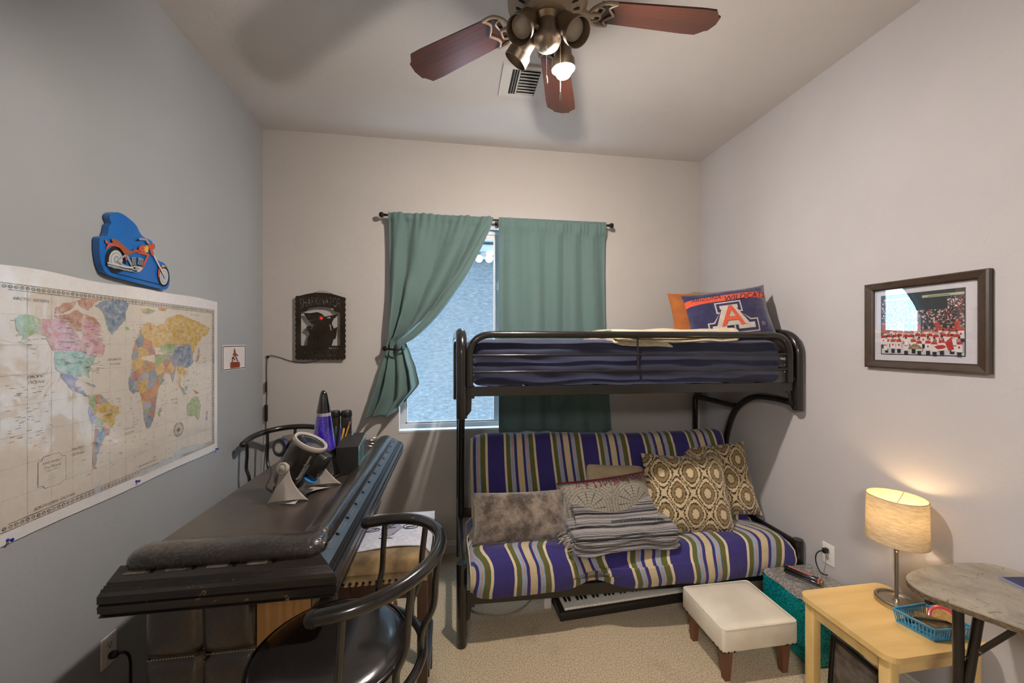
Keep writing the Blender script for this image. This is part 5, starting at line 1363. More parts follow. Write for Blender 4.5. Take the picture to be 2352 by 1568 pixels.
def Ablock(s_):   # block letter A with serifs; grows by s_
    return [(-.062 - s_, .052 + s_), (.04 + s_, .052 + s_), (.04 + s_, .028 - s_), (.032 + s_ * .6, .028 - s_), (.085 + s_ * .6, -.07 + s_), (.115 + s_, -.07 + s_), (.115 + s_, -.105 - s_), (.02 - s_, -.105 - s_), (.02 - s_, -.078), (.0, -.078), (-.03, -.078), (-.045, -.078), (-.045 + s_, -.105 - s_), (-.125 - s_, -.105 - s_), (-.125 - s_, -.072 + s_), (-.098 - s_ * .6, -.072 + s_), (-.055 - s_ * .6, .028 - s_), (-.062 - s_, .028 - s_)]
mb = MB(); mb.fill([subdiv(Ablock(.024), .01)], fn=fP(.0022)); obj('letter_outline', mb, M_CRM, wp_)
mb = MB(); mb.fill([subdiv(Ablock(.016), .01)], fn=fP(.0040)); obj('letter_inline', mb, M_PNAVY, wp_)
mb = MB(); mb.fill([subdiv(Ablock(0), .01)], fn=fP(.0060)); obj('letter', mb, M_CRM, wp_)
mb = MB(); mb.fill([subdiv([(-.012, .048), (.006, .048), (.062, -.08), (.036, -.08), (.024, -.045), (-.035, -.045), (-.05, -.08), (-.074, -.08)], .01), subdiv([(-.004, .02), (.016, -.024), (-.026, -.024)], .01)], fn=fP(.0085)); obj('letter_core', mb, M_ORG, wp_)
mb = MB(); mb.fill([circ(.165, -.085, .011, 16), circ(.165, -.085, .0088, 16)], fn=fP(.0025)); ptext(mb, 'R', .012, .1613, -.0892, fP(.0025)); obj('registered_mark', mb, M_CRM, wp_)
op = obj('pillow', pillow_mb(.46, .36, .12, pose((1.725, 2.43, 1.765), (-.2, -1, .3), (-.05, 0, 1)), seed=5), cloth('orange_cloth', plainc('#8f4f24', '#a6622f', 14), .85, 400, (10, .5, .3)), smooth='all')
tag(op, 'plain orange pillow behind the navy lettered pillow', 'pillow', 'pillows on the top bunk')
ol = obj('pillow', pillow_mb(.42, .36, .12, pose((1.79, 2.275, 1.75), (-.3, -1, .25), (-.02, 0, 1)), seed=6), cloth('olive_cloth', plainc('#6b5f3e', '#7d714c', 14), .85, 400, (10, .5, .3)), smooth='all')
tag(ol, 'olive pillow just peeking out right of the navy lettered pillow', 'pillow', 'pillows on the top bunk')
wt = obj('cloth', foldblanket('tmp', 1.72, 1.93, 2.05, 2.2, 1.60, 1, M_CREAM, .035, .02, 9).data and MB().grid(lambda u, v: Vector((1.80 + .14 * u, 2.04 + .14 * v, 1.612 + .03 * math.sin(u * 3) * math.sin(v * 3) + .012 * noise.noise(Vector((u * 4, v * 4, 2))))), 16, 16), cloth('white_sheet', plainc('#b9b4b0', '#cfcac5', 10), .9, 300, (12, .4, .3)), smooth='all')
bpy.data.objects.remove(bpy.data.objects['tmp'])
tag(wt, 'crumpled white cloth corner at the right end of the top bunk', 'cloth')

# ================================================================ FUTON MATTRESS
ST = [(0, '#cfc0a2'), (.04, '#5c5c2c'), (.125, '#8d9fb8'), (.165, '#c98457'), (.18, '#8d9fb8'), (.21, '#342c6c'), (.265, '#bfae8a'), (.385, '#342c6c'), (.435, '#8d9fb8'), (.47, '#c98457'), (.485, '#8d9fb8'), (.52, '#5c5c2c'), (.62, '#cfc0a2'), (.665, '#342c6c')]
def stripes(t):
    uv = t.n('ShaderNodeUVMap'); sp = t.n('ShaderNodeSeparateXYZ'); t.l(uv.outputs[0], sp.inputs[0])
    f = t.math('FRACT', t.math('ADD', t.math('MULTIPLY', sp.outputs[0], 1.0), 0.0))
    c = t.ramp(f, ST, 'CONSTANT')
    v = t.coord(); return t.mix(.35, c, t.ramp(t.noise(v, 30, 5), [(.3, '#cfcfcf'), (.7, '#ffffff')]), 'MULTIPLY')
M_STR = cloth('striped_futon_cloth', stripes, .8, 800, (12, .25, .4), sheen=.25)
# cross-section (v distance from front, z), front-bottom -> top -> crease -> backrest -> rear
FP = [(-.02, .262), (-.05, .268), (-.062, .33), (-.05, .385), (-.01, .425), (.06, .44), (.16, .437), (.25, .425), (.30, .415), (.315, .42), (.33, .46), (.36, .54), (.40, .65), (.44, .76), (.475, .86), (.505, .925), (.54, .958), (.59, .965), (.635, .95), (.655, .90), (.64, .80), (.60, .66), (.55, .50), (.50, .36), (.44, .29), (.2, .275)]
FPs = smoothpath([Vector((0, a, b)) for a, b in FP], 5, True)
NF = len(FPs)
def fut(u, k):
    q = FPs[k % NF]; v, z = q.y, q.z
    e = min(1, min(u, 1 - u) * 16); kk = (1 - (1 - e) ** 2.2) ** .5
    # shrink the section towards its own spine near the two ends
    sv, sz = (v, .355) if v < .33 else (min(.60, .34 + (z - .35) * .36 + .07), z)
    if z > .9 and v >= .33: sz = .9
    v = sv + (v - sv) * (.55 + .45 * kk); z = sz + (z - sz) * (.55 + .45 * kk)
    us = u
    x = .045 + (.905) * u + (.02 if q.z < .45 else 0) * (2 * u - 1)
    # sag and drag folds on the seat
    if q.z < .46 and q.y < .33:
        dip = math.exp(-((u - .36) / .06) ** 2)
        z += .022 * math.sin(u * 8 + .6) * (q.z > .38) - .02 * dip * (1 if q.z > .33 else -1.5) + .012 * noise.noise(Vector((u * 9, v * 9, 2)))
        v += .035 * dip * (1 if q.y < .02 else 0) - .016 * math.sin(u * 9 + 2.4) * (1 if q.y < .05 else 0)
    z += .008 * noise.noise(Vector((u * 7, v * 6, 5)))
    p = bp(x, v, z)
    if q.z > .9: p.z += .012 * math.sin(u * 5 + 1.2)
    return p
m = MB(); NUf = 150
vs_, uvs_ = [], []
for i in range(NUf + 1):
    for k in range(NF + 1):
        vs_.append(fut(i / NUf, k))
        u = i / NUf; q = FPs[k % NF]
        wv = .035 * math.sin(q.y * 14 + u * 5) * max(0, 1 - abs(q.z - .42) * 8) + .02 * noise.noise(Vector((u * 3, q.y * 5, 7)))
        uvs_.append(((u * 1.85 + wv) / .335 + .37, k / NF))
m.add(vs_, [(i * (NF + 1) + k, i * (NF + 1) + k + 1, (i + 1) * (NF + 1) + k + 1, (i + 1) * (NF + 1) + k) for i in range(NUf) for k in range(NF)], uvs_)
for e in (0, 1):
    ring = [fut(e, k) for k in range(NF)]
    b = [(p.y, p.z) for p in ring]; tri = geometry.tessellate_polygon([[Vector((a, c, 0)) for a, c in b]])
    m.add(ring, tri, [((1.85 * e) / .335 + .40, .5)] * NF)
fm = obj('futon_mattress', m, M_STR, smooth='all'); tag(fm, 'folded futon mattress in purple, cream and olive striped cloth', 'futon mattress')
pp = MB().tube([fut(0, k) + Vector((-.004, 0, 0)) for k in range(NF)], .0035, 6, closed=True); obj('piping', pp, cloth('piping_cream', plainc('#bdb08c', '#cfc2a0'), .8, 300), fm, smooth='all')
pp = MB().tube([fut(1, k) + Vector((.004, 0, 0)) for k in range(NF)], .0035, 6, closed=True); obj('piping', pp, bpy.data.materials['piping_cream'], fm, smooth='all')

# pillows on the futon
fur = cloth('mottled_fur', lambda t: t.mix(t.ramp(t.noise(t.coord(), 9, 5, .7), [(.4, (0, 0, 0, 1)), (.62, (1, 1, 1, 1))]), hexc('#463c34'), hexc('#8b7d70')), .9, 240, (30, .5, .3), sheen=.8)
fp = obj('pillow', pillow_mb(.575, .285, .15, pose((.385, 2.19, .562), (.02, -1, .42), (.02, 0, 1)), seed=11, wr=.014), fur, smooth='all')
tag(fp, 'mottled grey-brown plush pillow at the left end of the futon', 'pillow', 'pillows on the futon')
cp = obj('pillow', pillow_mb(.42, .40, .10, pose((1.03, 2.315, .60), (0, -1, .4), (.06, 0, 1)), seed=12), cloth('tan_cloth', plainc('#a8977a', '#bba98b'), .85, 400, (10, .4, .3)), smooth='all')
tag(cp, 'plain cream pillow mostly hidden behind the grey medallion pillow', 'pillow', 'pillows on the futon')
def medal(t):
    uv = t.n('ShaderNodeUVMap'); mp = t.n('ShaderNodeMapping'); t.l(uv.outputs[0], mp.inputs[0]); mp.inputs['Scale'].default_value = (2.0, 1.25, 1); mp.inputs['Location'].default_value = (.0, -.12, 0)
    sp = t.n('ShaderNodeSeparateXYZ'); t.l(mp.outputs[0], sp.inputs[0])
    fx = t.math('SUBTRACT', t.math('FRACT', sp.outputs[0]), .5); fy = t.math('SUBTRACT', t.math('FRACT', sp.outputs[1]), .5)
    r = t.math('SQRT', t.math('ADD', t.math('POWER', fx, 2), t.math('POWER', fy, 2))); a = t.math('ARCTAN2', fy, fx)
    w = t.math('ABSOLUTE', t.math('SINE', t.math('MULTIPLY', r, 50)))
    sp8 = t.math('ADD', t.math('ABSOLUTE', t.math('SINE', t.math('MULTIPLY', a, 6))), t.math('MULTIPLY', t.math('GREATER_THAN', r, .36), 2))
    vo = t.n('ShaderNodeTexVoronoi', i_Scale=16.0); vo.feature = 'DISTANCE_TO_EDGE'; t.l(mp.outputs[0], vo.inputs['Vector'])
    ln = t.math('MINIMUM', t.math('MINIMUM', w, sp8), t.math('ADD', t.math('MULTIPLY', vo.outputs['Distance'], 8), t.math('MULTIPLY', t.math('LESS_THAN', r, .36), 2)))
    return t.ramp(ln, [(.12, '#4f4a43'), (.3, '#8f887c')])
M_MED = cloth('medallion_print', medal, .9, 500, (10, .3, .3))
MedM = pose((.925, 2.21, .585), (.02, -1, .42), (-.06, 0, 1))
mp_ = obj('pillow', pillow_mb(.60, .33, .15, MedM, seed=13), M_MED, smooth='all')
tag(mp_, 'grey medallion print pillow with red tassel edging behind the folded blanket', 'pillow', 'pillows on the futon')
M_RED = cloth('crimson_yarn', plainc('#6f1f2b', '#8a2b38'), .9, 400)
rr = random.Random(4); mb = MB(); top = [onp(MedM, .60, .33, .15, .004, 13)(-.3 + .6 * k / 30, .163, 0) + Vector((0, -.004, .002)) for k in range(31)]
mb.tube(top, .005, 8)
for k in range(26):
    a = onp(MedM, .60, .33, .15, .003, 13)(-.18 + .46 * k / 25, .16, 0); L = rr.uniform(.02, .05)
    b = onp(MedM, .60, .33, .15, .009, 13)(-.18 + .46 * k / 25 + rr.uniform(-.02, .02), .16 - L, 0); c = (a + b) / 2 + Vector((rr.uniform(-.008, .008), -.004, 0))
    mb.tube(smoothpath([a, c, b], 4), .0028, 6)
obj('tassel_trim', mb, M_RED, mp_, smooth='all')
def ikat(t):
    uv = t.n('ShaderNodeUVMap'); nz = t.n('ShaderNodeTexNoise', i_Scale=55.0, i_Detail=3.0); t.l(uv.outputs[0], nz.inputs['Vector'])
    off = t.n('ShaderNodeVectorMath'); off.operation = 'SUBTRACT'; t.l(nz.outputs['Color'], off.inputs[0]); off.inputs[1].default_value = (.5, .5, .5)
    sc = t.n('ShaderNodeVectorMath'); sc.operation = 'SCALE'; t.l(off.outputs[0], sc.inputs[0]); sc.inputs['Scale'].default_value = .06
    ad = t.n('ShaderNodeVectorMath'); ad.operation = 'ADD'; t.l(uv.outputs[0], ad.inputs[0]); t.l(sc.outputs[0], ad.inputs[1])
    sp = t.n('ShaderNodeSeparateXYZ'); t.l(ad.outputs[0], sp.inputs[0])
    cx = t.math('COSINE', t.math('MULTIPLY', sp.outputs[0], 2 * PI * 3.0)); cy = t.math('COSINE', t.math('MULTIPLY', sp.outputs[1], 2 * PI * 2.0))
    f = t.math('MULTIPLY', t.math('ABSOLUTE', t.math('ADD', cx, cy)), .5)
    return t.ramp(f, [(0, '#b9a581'), (.05, '#b9a581'), (.08, '#241a12'), (.16, '#2f2318'), (.20, '#c0ac88'), (.40, '#bda985'), (.44, '#2e2217'), (.50, '#3a2c1e'), (.56, '#8a7753'), (.74, '#7d6947'), (.84, '#4e3d28'), (.88, '#c0ad8a')], 'LINEAR')
M_IK = cloth('ikat_print', ikat, .85, 500, (10, .35, .3), sheen=.3)
ip = obj('pillow', pillow_mb(.53, .47, .17, pose((1.432, 2.185, .64), (-.12, -1, .40), (.03, 0, 1)), seed=15), M_IK, smooth='all')
tag(ip, 'square brown and cream ikat pillow in front, beside the medallion pillow', 'pillow', 'pillows on the futon')
ip = obj('pillow', pillow_mb(.50, .46, .15, pose((1.708, 2.315, .665), (-.30, -1, .38), (-.10, 0, 1)), seed=16), M_IK, smooth='all')
tag(ip, 'ikat pillow tucked behind at the right end of the futon by the wall', 'pillow', 'pillows on the futon')
# serape blanket
def serape(t):
    v = t.coord(); sp = t.n('ShaderNodeSeparateXYZ'); t.l(v, sp.inputs[0])
    w = t.math('ADD', t.math('ADD', t.math('MULTIPLY', sp.outputs[2], 6.0), t.math('MULTIPLY', sp.outputs[1], 4.0)), t.math('MULTIPLY', t.noise(v, 5, 2), .22))
    n1 = t.n('ShaderNodeTexNoise', i_Scale=5.5, i_Detail=3.0, i_Roughness=.75); n1.noise_dimensions = '1D'; t.l(w, n1.inputs['W'])
    c = t.ramp(n1.outputs['Fac'], [(0, '#17151c'), (.43, '#a59e9c'), (.455, '#4a4543'), (.47, '#c3bebd'), (.50, '#7c7573'), (.515, '#1c1a22'), (.545, '#b3acab'), (.575, '#5d5654'), (.59, '#c3bebd'), (.62, '#26232c')], 'CONSTANT')
    return t.mix(.4, c, t.ramp(t.noise(v, 160, 3), [(.3, '#8f8f8f'), (.7, '#ffffff')]), 'MULTIPLY')
M_SER = cloth('serape_wool', serape, .95, 260, (12, .4, .3), sheen=.4)
sb = foldblanket('blanket', .635, 1.235, 1.93, 2.17, .440, 4, M_SER, .026, .02, 21, tilt=.08)
tag(sb, 'folded grey and black striped wool blanket lying on the futon seat', 'blanket')
def lean(u, v):   # upper flap leaning up against the medallion pillow
    x = .66 + .50 * u + .02 * math.sin(v * 3); s_ = math.sin(u * PI) ** .8
    y = 2.02 + .13 * v + .02 * noise.noise(Vector((u * 3, v * 3, 1))); z = .53 + (.125 - .06 * s_) * v + .012 * math.sin(v * 9 + u * 4)
    return Vector((x, y, z))
fl_o = obj('top_fold', MB().grid(lean, 40, 20), M_SER, sb, smooth='all'); sm = fl_o.modifiers.new('t', 'SOLIDIFY'); sm.thickness = .012
M_INKB = cloth('black_wool', plainc('#141217', '#1f1c22'), .95, 300)
mb = MB()
for k in range(22):
    x = .86 + .014 * k; p = Vector((x, 1.99 + .0 * k, .578 + .012 * math.sin(x * 8)))
    mb.tube([p + Vector((0, 0, 0)), p + Vector((.014, .022, .004))], .0022, 5); mb.tube([p + Vector((.014, 0, 0)), p + Vector((0, .022, .004))], .0022, 5)
obj('woven_lattice', mb, M_INKB, sb)
rr = random.Random(8); mb = MB()
for k in range(30):
    y = 1.97 + .19 * rr.random(); p = Vector((.645, y, .46 + rr.random() * .04)); L = rr.uniform(.03, .075)
    mb.tube(smoothpath([p, p + Vector((-L * .5, rr.uniform(-.01, .01), -.002)), p + Vector((-L, rr.uniform(-.02, .02), -.012))], 4), .0022, 5)
obj('fringe', mb, cloth('fringe_cream', plainc('#9a9288', '#b5ada2'), .95, 300), sb, smooth='all')

# ================================================================ UNDER AND BESIDE THE BED
ang = math.radians(3.4); KB = Matrix.Translation((.588, 2.072, 0)) @ Matrix.Rotation(ang, 4, 'Z')
kb = thing('electronic_keyboard', 'black electronic piano keyboard lying on the carpet under the futon', 'keyboard', (1.05, 2.2, 0))
kprof = [(0, .012), (0, .05), (.006, .058), (.02, .062), (.16, .066), (.17, .078), (.27, .092), (.29, .088), (.29, .012)]
m = MB(); L = .96
m.add([KB @ Vector((x, y, z)) for x in (0, L) for y, z in kprof], [tuple(reversed(range(9))), tuple(range(9, 18))] + [(k, (k + 1) % 9, 9 + (k + 1) % 9, 9 + k) for k in range(9)])
obj('case', m, mat('keyboard_black', '#26211d', .4), kb, bevel=.004)
for x in (.04, .9):
    for y in (.04, .24): obj('foot', MB().lathe([(.012, 0), (.012, .014)], 12, M=KB @ Matrix.Translation((x, y, 0))), M_BLK, kb)
M_IV = mat('key_ivory', '#ebe5da', .3, coat=.4)
KX0, KW = .03, (L - .06) / 36
wk = MB().box((.0006, .016, .058), (KW - .0006, .155, .0735), KB, bev=.0012)
k0 = None; inv = Matrix.Translation(-Vector(kb.location))
bk0 = None
for i in range(36):
    d = (KB.to_3x3() @ Vector((KX0 + i * KW, 0, 0)))
    if k0 is None: k0 = obj('white_key', wk, M_IV, kb, smooth=True); k0.location = d
    else:
        c = k0.copy(); COL.objects.link(c); c.location = d
    if i % 7 in (0, 1, 3, 4, 5) and i < 35:
        if bk0 is None:
            bk0 = obj('black_key', MB().box((KW * .72, .065, .07), (KW * 1.28, .155, .0835), KB, bev=.002), M_BLK, kb, smooth=True); bk0.location = d
        else:
            c = bk0.copy(); COL.objects.link(c); c.location = d
tag(obj('cable', MB().tube(smoothpath([(.06, 2.30, .006), (.104, 2.247, .006), (.165, 2.21, .006), (.263, 2.18, .006), (.37, 2.21, .006), (.46, 2.29, .006), (.53, 2.40, .006)], 8), .004, 8), mat('cable_grey', '#8b8580', .5), smooth=True), 'grey cable curving over the carpet under the left end of the futon', 'cable')
ad_ = thing('power_adapter', 'small white power adapter beside the left end of the piano keyboard', 'adapter', (.545, 2.22, 0))
obj('body', MB().box((.525, 2.20, 0), (.57, 2.25, .075), bev=.006), M_WHITE, ad_, smooth=True)
obj('prong', MB().box((.535, 2.215, .075), (.537, 2.222, .09)), M_STEEL, ad_); obj('prong', MB().box((.552, 2.215, .075), (.554, 2.222, .09)), M_STEEL, ad_)

# white vinyl ottoman
OX0, OX1, OY0, OY1, OZ = 1.215, 1.61, 1.58, 1.90, .265
ot = thing('ottoman', 'low white vinyl footstool with tapered wooden legs in front of the futon', 'footstool', ((OX0 + OX1) / 2, (OY0 + OY1) / 2, 0))
M_VIN = mat('white_vinyl', '#d2c8b6', .3, coat=.5, var=(5, '#e2dac9'), bump=(14, .12, .006))
m = MB().box((OX0, OY0, .15), (OX1, OY1, OZ - .004), bev=.014)
obj('skirt', m, M_VIN, ot, smooth='all')
m = MB().grid(lambda u, v: Vector((OX0 + .006 + (OX1 - OX0 - .012) * u, OY0 + .006 + (OY1 - OY0 - .012) * v, OZ - .008 + .016 * (max(0, 1 - abs(2 * u - 1) ** 8) * max(0, 1 - abs(2 * v - 1) ** 8)) ** .5)), 30, 30)
obj('top_panel', m, M_VIN, ot, smooth='all')
obj('piping', MB().tube([Vector((x, y, OZ - .006)) for x, y in rrect(OX0 + .003, OY0 + .003, OX1 - .003, OY1 - .003, .016, 4)], .0032, 8, closed=True), M_VIN, ot, smooth=True)
for x in (OX0 + .045, OX1 - .045):
    for y in (OY0 + .04, OY1 - .04):
        m = MB(); a, b = .0225, .014
        m.add([(x + sx * a, y + sy * a, .152) for sx, sy in ((-1, -1), (1, -1), (1, 1), (-1, 1))] + [(x + sx * b, y + sy * b, 0) for sx, sy in ((-1, -1), (1, -1), (1, 1), (-1, 1))], [(0, 1, 2, 3), (7, 6, 5, 4), (0, 4, 5, 1), (1, 5, 6, 2), (2, 6, 7, 3), (3, 7, 4, 0)])
        obj('leg', m, M_LEGWOOD, ot, bevel=.002)
for x in (OX0 + .008, OX0 + .03, OX0 + .06, OX1 - .06, OX1 - .03, OX1 - .008): nail(ot, (x, OY0 + .001, .157), (0, -1, 0), .005)
for y in (OY0 + .01, OY0 + .035, OY0 + .065, OY1 - .05, OY1 - .02): nail(ot, (OX0 + .001, y, .157), (-1, 0, 0), .005)

# sequinned storage cube with travel straightener
cu = thing('storage_cube', 'storage cube covered in teal and silver sequins against the right wall', 'storage cube', (1.85, 1.75, 0))
def seq(name, c, metal, sc=230, st=.9):
    t = NT(name); t.set(.22, metal); v = t.coord(); vo = t.n('ShaderNodeTexVoronoi', i_Scale=sc); t.l(v, vo.inputs['Vector'])
    s3 = t.n('ShaderNodeSeparateColor'); t.l(vo.outputs['Color'], s3.inputs[0])
    t.col(t.ramp(s3.outputs[0], c)); t.bump(s3.outputs[1], st, .004); return t.m
M_TEAL = seq('teal_sequins', [(.1, '#0a6664'), (.45, '#12a59e'), (.8, '#22c4ba'), (.95, '#2f8fd8')], .5)
M_SILV = seq('silver_sequins', [(.1, '#8c8885'), (.6, '#aaa6a3'), (.95, '#cfcbc8')], .55, 200, .35)
m = MB().grid(lambda u, v: Vector(0 for _ in range(3)) + Vector((0, 0, 0)), 1, 1); m = MB()
CX0, CX1, CY0, CY1, CZ = 1.70, 2.004, 1.60, 1.90, .322
m.box((CX0, CY0, 0), (CX1, CY1, CZ - .018), bev=.014); obj('side_cover', m, M_TEAL, cu, smooth=True)
def cutop(u, v):
    a, b = 2 * u - 1, 2 * v - 1; ex = max(abs(a), abs(b)); x = CX0 - .003 + (CX1 - CX0 + .004) * u; y = CY0 - .003 + (CY1 - CY0 + .006) * v
    z = CZ + .003 * noise.noise(Vector((x * 20, y * 20, 1)))
    if ex > .9: z -= .02 * ((ex - .9) / .1) ** 2 * (1 + .8 * noise.noise(Vector((x * 30, y * 30, 5))))
    return Vector((x, y, z))
obj('lid', MB().grid(cutop, 40, 40), M_SILV, cu, smooth='all')
fi = thing('hair_straightener', 'black and salmon travel hair straightener lying on the sequinned cube', 'hair straightener', (1.83, 1.78, CZ))
Mf = pose((1.828, 1.775, CZ + .022), (0, 0, 1), (-.07, .14, .0))     # local y along the body
obj('lower_arm', MB().box((-.016, -.082, -.018), (.016, .08, -.001), Mf, bev=.006), M_GB, fi, smooth=True)
obj('upper_arm', MB().box((-.015, -.08, .001), (.015, .082, .017), Mf, bev=.007), M_GB, fi, smooth=True)
M_SAL = mat('salmon_plastic', '#b8665a', .4)
obj('grip_inlay', MB().box((-.007, -.045, .0155), (.006, .06, .0185), Mf, bev=.0015), M_SAL, fi, smooth=True)
obj('heating_tip', MB().box((-.014, -.094, -.014), (.014, -.078, .014), Mf, bev=.007), mat('tip_gold', '#8d8058', .3, .6), fi, smooth=True)
obj('tip_band', MB().box((-.0155, -.079, -.016), (.0155, -.07, .0178), Mf, bev=.006), M_SAL, fi, smooth=True)
obj('silver_strip', MB().box((.006, .0, .0155), (.0085, .065, .0185), Mf), M_STEEL, fi)
yc, zo = outlet(XR, -1, 1.761, 1.827, .372, .484, 'white wall outlet on the right wall above the sequinned cube')
c2 = thing('power_cord', 'short black plug cord from the right wall outlet down onto the sequinned cube', 'cord', (XR, yc, zo + .02))
obj('plug', MB().box((XR - .036, yc - .009, zo + .008), (XR - .0085, yc + .009, zo + .034), bev=.004), M_BLK, c2, smooth=True)
obj('cord', MB().tube(smoothpath([(XR - .033, yc, zo + .021), (XR - .055, yc + .004, zo + .018), (XR - .07, yc + .01, zo - .005), (XR - .068, yc + .01, zo - .05), (XR - .055, yc - .005, CZ + .012), (XR - .03, yc - .02, CZ + .006)], 7), .003, 8), M_BLK, c2, smooth=True)

# side table
TX0_, TX1_, TY0_, TY1_, TZ = 1.54, 1.992, 1.14, 1.52, .45
stb = thing('side_table', 'small pale yellow maple side table against the right wall', 'side table', (1.77, 1.33, 0))
obj('table_top', MB().fill([rrect(TX0_, TY0_, TX1_, TY1_, .045, 7)], .022, fn=lambda x, y, z: Vector((x, y, TZ + z))), M_MAPLE, stb, bevel=.006)
for x in (TX0_ + .04, TX1_ - .04):
    for y in (TY0_ + .04, TY1_ - .04): obj('leg', MB().box((x - .021, y - .021, 0), (x + .021, y + .021, TZ - .0225), bev=.006), M_MAPLE, stb, smooth=True)
for a, b in (((TX0_ + .03, TY0_ + .06), (TX0_ + .045, TY1_ - .06)), ((TX1_ - .045, TY0_ + .06), (TX1_ - .03, TY1_ - .06)), ((TX0_ + .06, TY0_ + .03), (TX1_ - .06, TY0_ + .045)), ((TX0_ + .06, TY1_ - .045), (TX1_ - .06, TY1_ - .03))):
    obj('apron', MB().box((a[0], a[1], TZ - .085), (b[0], b[1], TZ - .023)), M_MAPLE, stb, bevel=.002)
# folding step stool under the table
fsx = thing('folding_step_stool', 'folded black plastic step stool standing under the side table', 'step stool', (1.63, 1.32, 0))
Ms = Matrix.Translation((1.607, 1.235, 0)) @ Matrix.Rotation(math.radians(-4), 4, 'Z') @ Matrix.Rotation(math.radians(4), 4, 'Y')
M_STP = mat('textured_black_plastic', '#3a3430', .3, coat=.4, var=(18, '#6b625c'), bump=(60, .4, .004))
obj('step_panel', MB().box((0, 0, .012), (.018, .215, .30), Ms, bev=.004), M_STP, fsx, smooth=True)
m = MB()
for a, b in (((0, .0, .012), (.012, .018, .30)), ((0, .197, .012), (.012, .215, .30)), ((0, .018, .285), (.012, .197, .30)), ((0, .018, .012), (.012, .197, .03))): m.box((a[0] - .008, a[1], a[2]), (b[0] - .004, b[1], b[2]), Ms, bev=.003)
obj('rim', m, mat('rim_black', '#151210', .3), fsx, smooth=True)
obj('handle_recess', MB().fill([[(.1075 + .045 * math.cos(2 * PI * k / 28), .19 + .018 * math.sin(2 * PI * k / 28)) for k in range(28)]], fn=lambda y, z, t: Ms @ Vector((-.001, y, z))), mat('recess_grey', '#5d554d', .7, bump=(90, .6, .004)), fsx)
obj('side_leg', MB().box((.02, .005, 0), (.034, .21, .285), Ms, bev=.004), M_STP, fsx, smooth=True)
obj('hinge', MB().tube([Ms @ Vector((.019, .0, .29)), Ms @ Vector((.019, .215, .29))], .006, 10), M_BLK, fsx, smooth=True)
# lamp
LX, LY = 1.893, 1.383
lm = thing('table_lamp', 'brushed metal table lamp with a grey linen drum shade, switched on', 'table lamp', (LX, LY, TZ))
obj('base', MB().lathe([(0, TZ), (.07, TZ), (.072, TZ + .003), (.072, TZ + .02), (.069, TZ + .024), (.062, TZ + .024), (.058, TZ + .016), (.01, TZ + .014), (0, TZ + .014)], 44, (LX, LY, 0)), M_STEEL, lm, smooth=True)
obj('pole', MB().lathe([(.013, TZ + .014), (.009, TZ + .022), (.0068, TZ + .026), (.0068, TZ + .33), (.012, TZ + .335), (.012, TZ + .37)], 20, (LX, LY, 0)), M_STEEL, lm, smooth=True)
def shadem():
    t = NT('linen_shade'); v = t.coord('Object', (1, 1, 7)); c = t.ramp(t.noise(v, 26, 6, .75), [(.35, '#8f8270'), (.65, '#c4b59c')])
    d = t.n('ShaderNodeBsdfDiffuse'); tr = t.n('ShaderNodeBsdfTranslucent'); t.l(c, d.inputs[0]); t.l(t.mix(.5, c, hexc('#f0d9a8')), tr.inputs[0])
    mx = t.n('ShaderNodeMixShader', i_0=.13); t.l(d.outputs[0], mx.inputs[1]); t.l(tr.outputs[0], mx.inputs[2]); t.l(mx.outputs[0], t.out.inputs[0]); return t.m
z0, z1 = .725, .914
sh = obj('shade', MB().lathe([(.101, z0), (.0975, z1)], 56, (LX, LY, 0), cap=False), shadem(), lm, smooth=True)
for z, r in ((z0, .101), (z1, .0975)): obj('hoop', MB().tube([(LX + r * math.cos(a), LY + r * math.sin(a), z) for a in [2 * PI * k / 56 for k in range(56)]], .0016, 6, closed=True), mat('hoop_linen', '#a2937b', .7), sh, smooth=True)
m = MB()
for k in range(3):
    a = 2 * PI * k / 3 + .4; m.tube([(LX, LY, z1 - .03), (LX + .05 * math.cos(a), LY + .05 * math.sin(a), z1 - .02), (LX + .097 * math.cos(a), LY + .097 * math.sin(a), z1 - .003)], .0014, 6)
obj('spider', m, M_STEEL, lm)
def bulbm():
    t = NT('lamp_bulb'); t.b.inputs['Emission Color'].default_value = hexc('#ffd9a0'); t.b.inputs['Emission Strength'].default_value = P_LAMP; return t.m
obj('bulb', MB().lathe([(.012, TZ + .36), (.02, TZ + .375), (.028, TZ + .395), (.026, TZ + .412), (.015, TZ + .424), (0, TZ + .428)], 16, (LX, LY, 0)), bulbm(), lm, smooth=True)
m = MB(); cx_, cy_ = LX - .03, LY - .022
for i in range(26): m.lathe([(.0, -.0014), (.0015, 0), (.0, .0014)], 6, (cx_, cy_, .80 - i * .0042), cap=False)
m.lathe([(0, -.005), (.0045, -.001), (.004, .003), (0, .005)], 12, (cx_, cy_, .686))
obj('pull_chain', m, M_STEEL, lm, smooth=True)
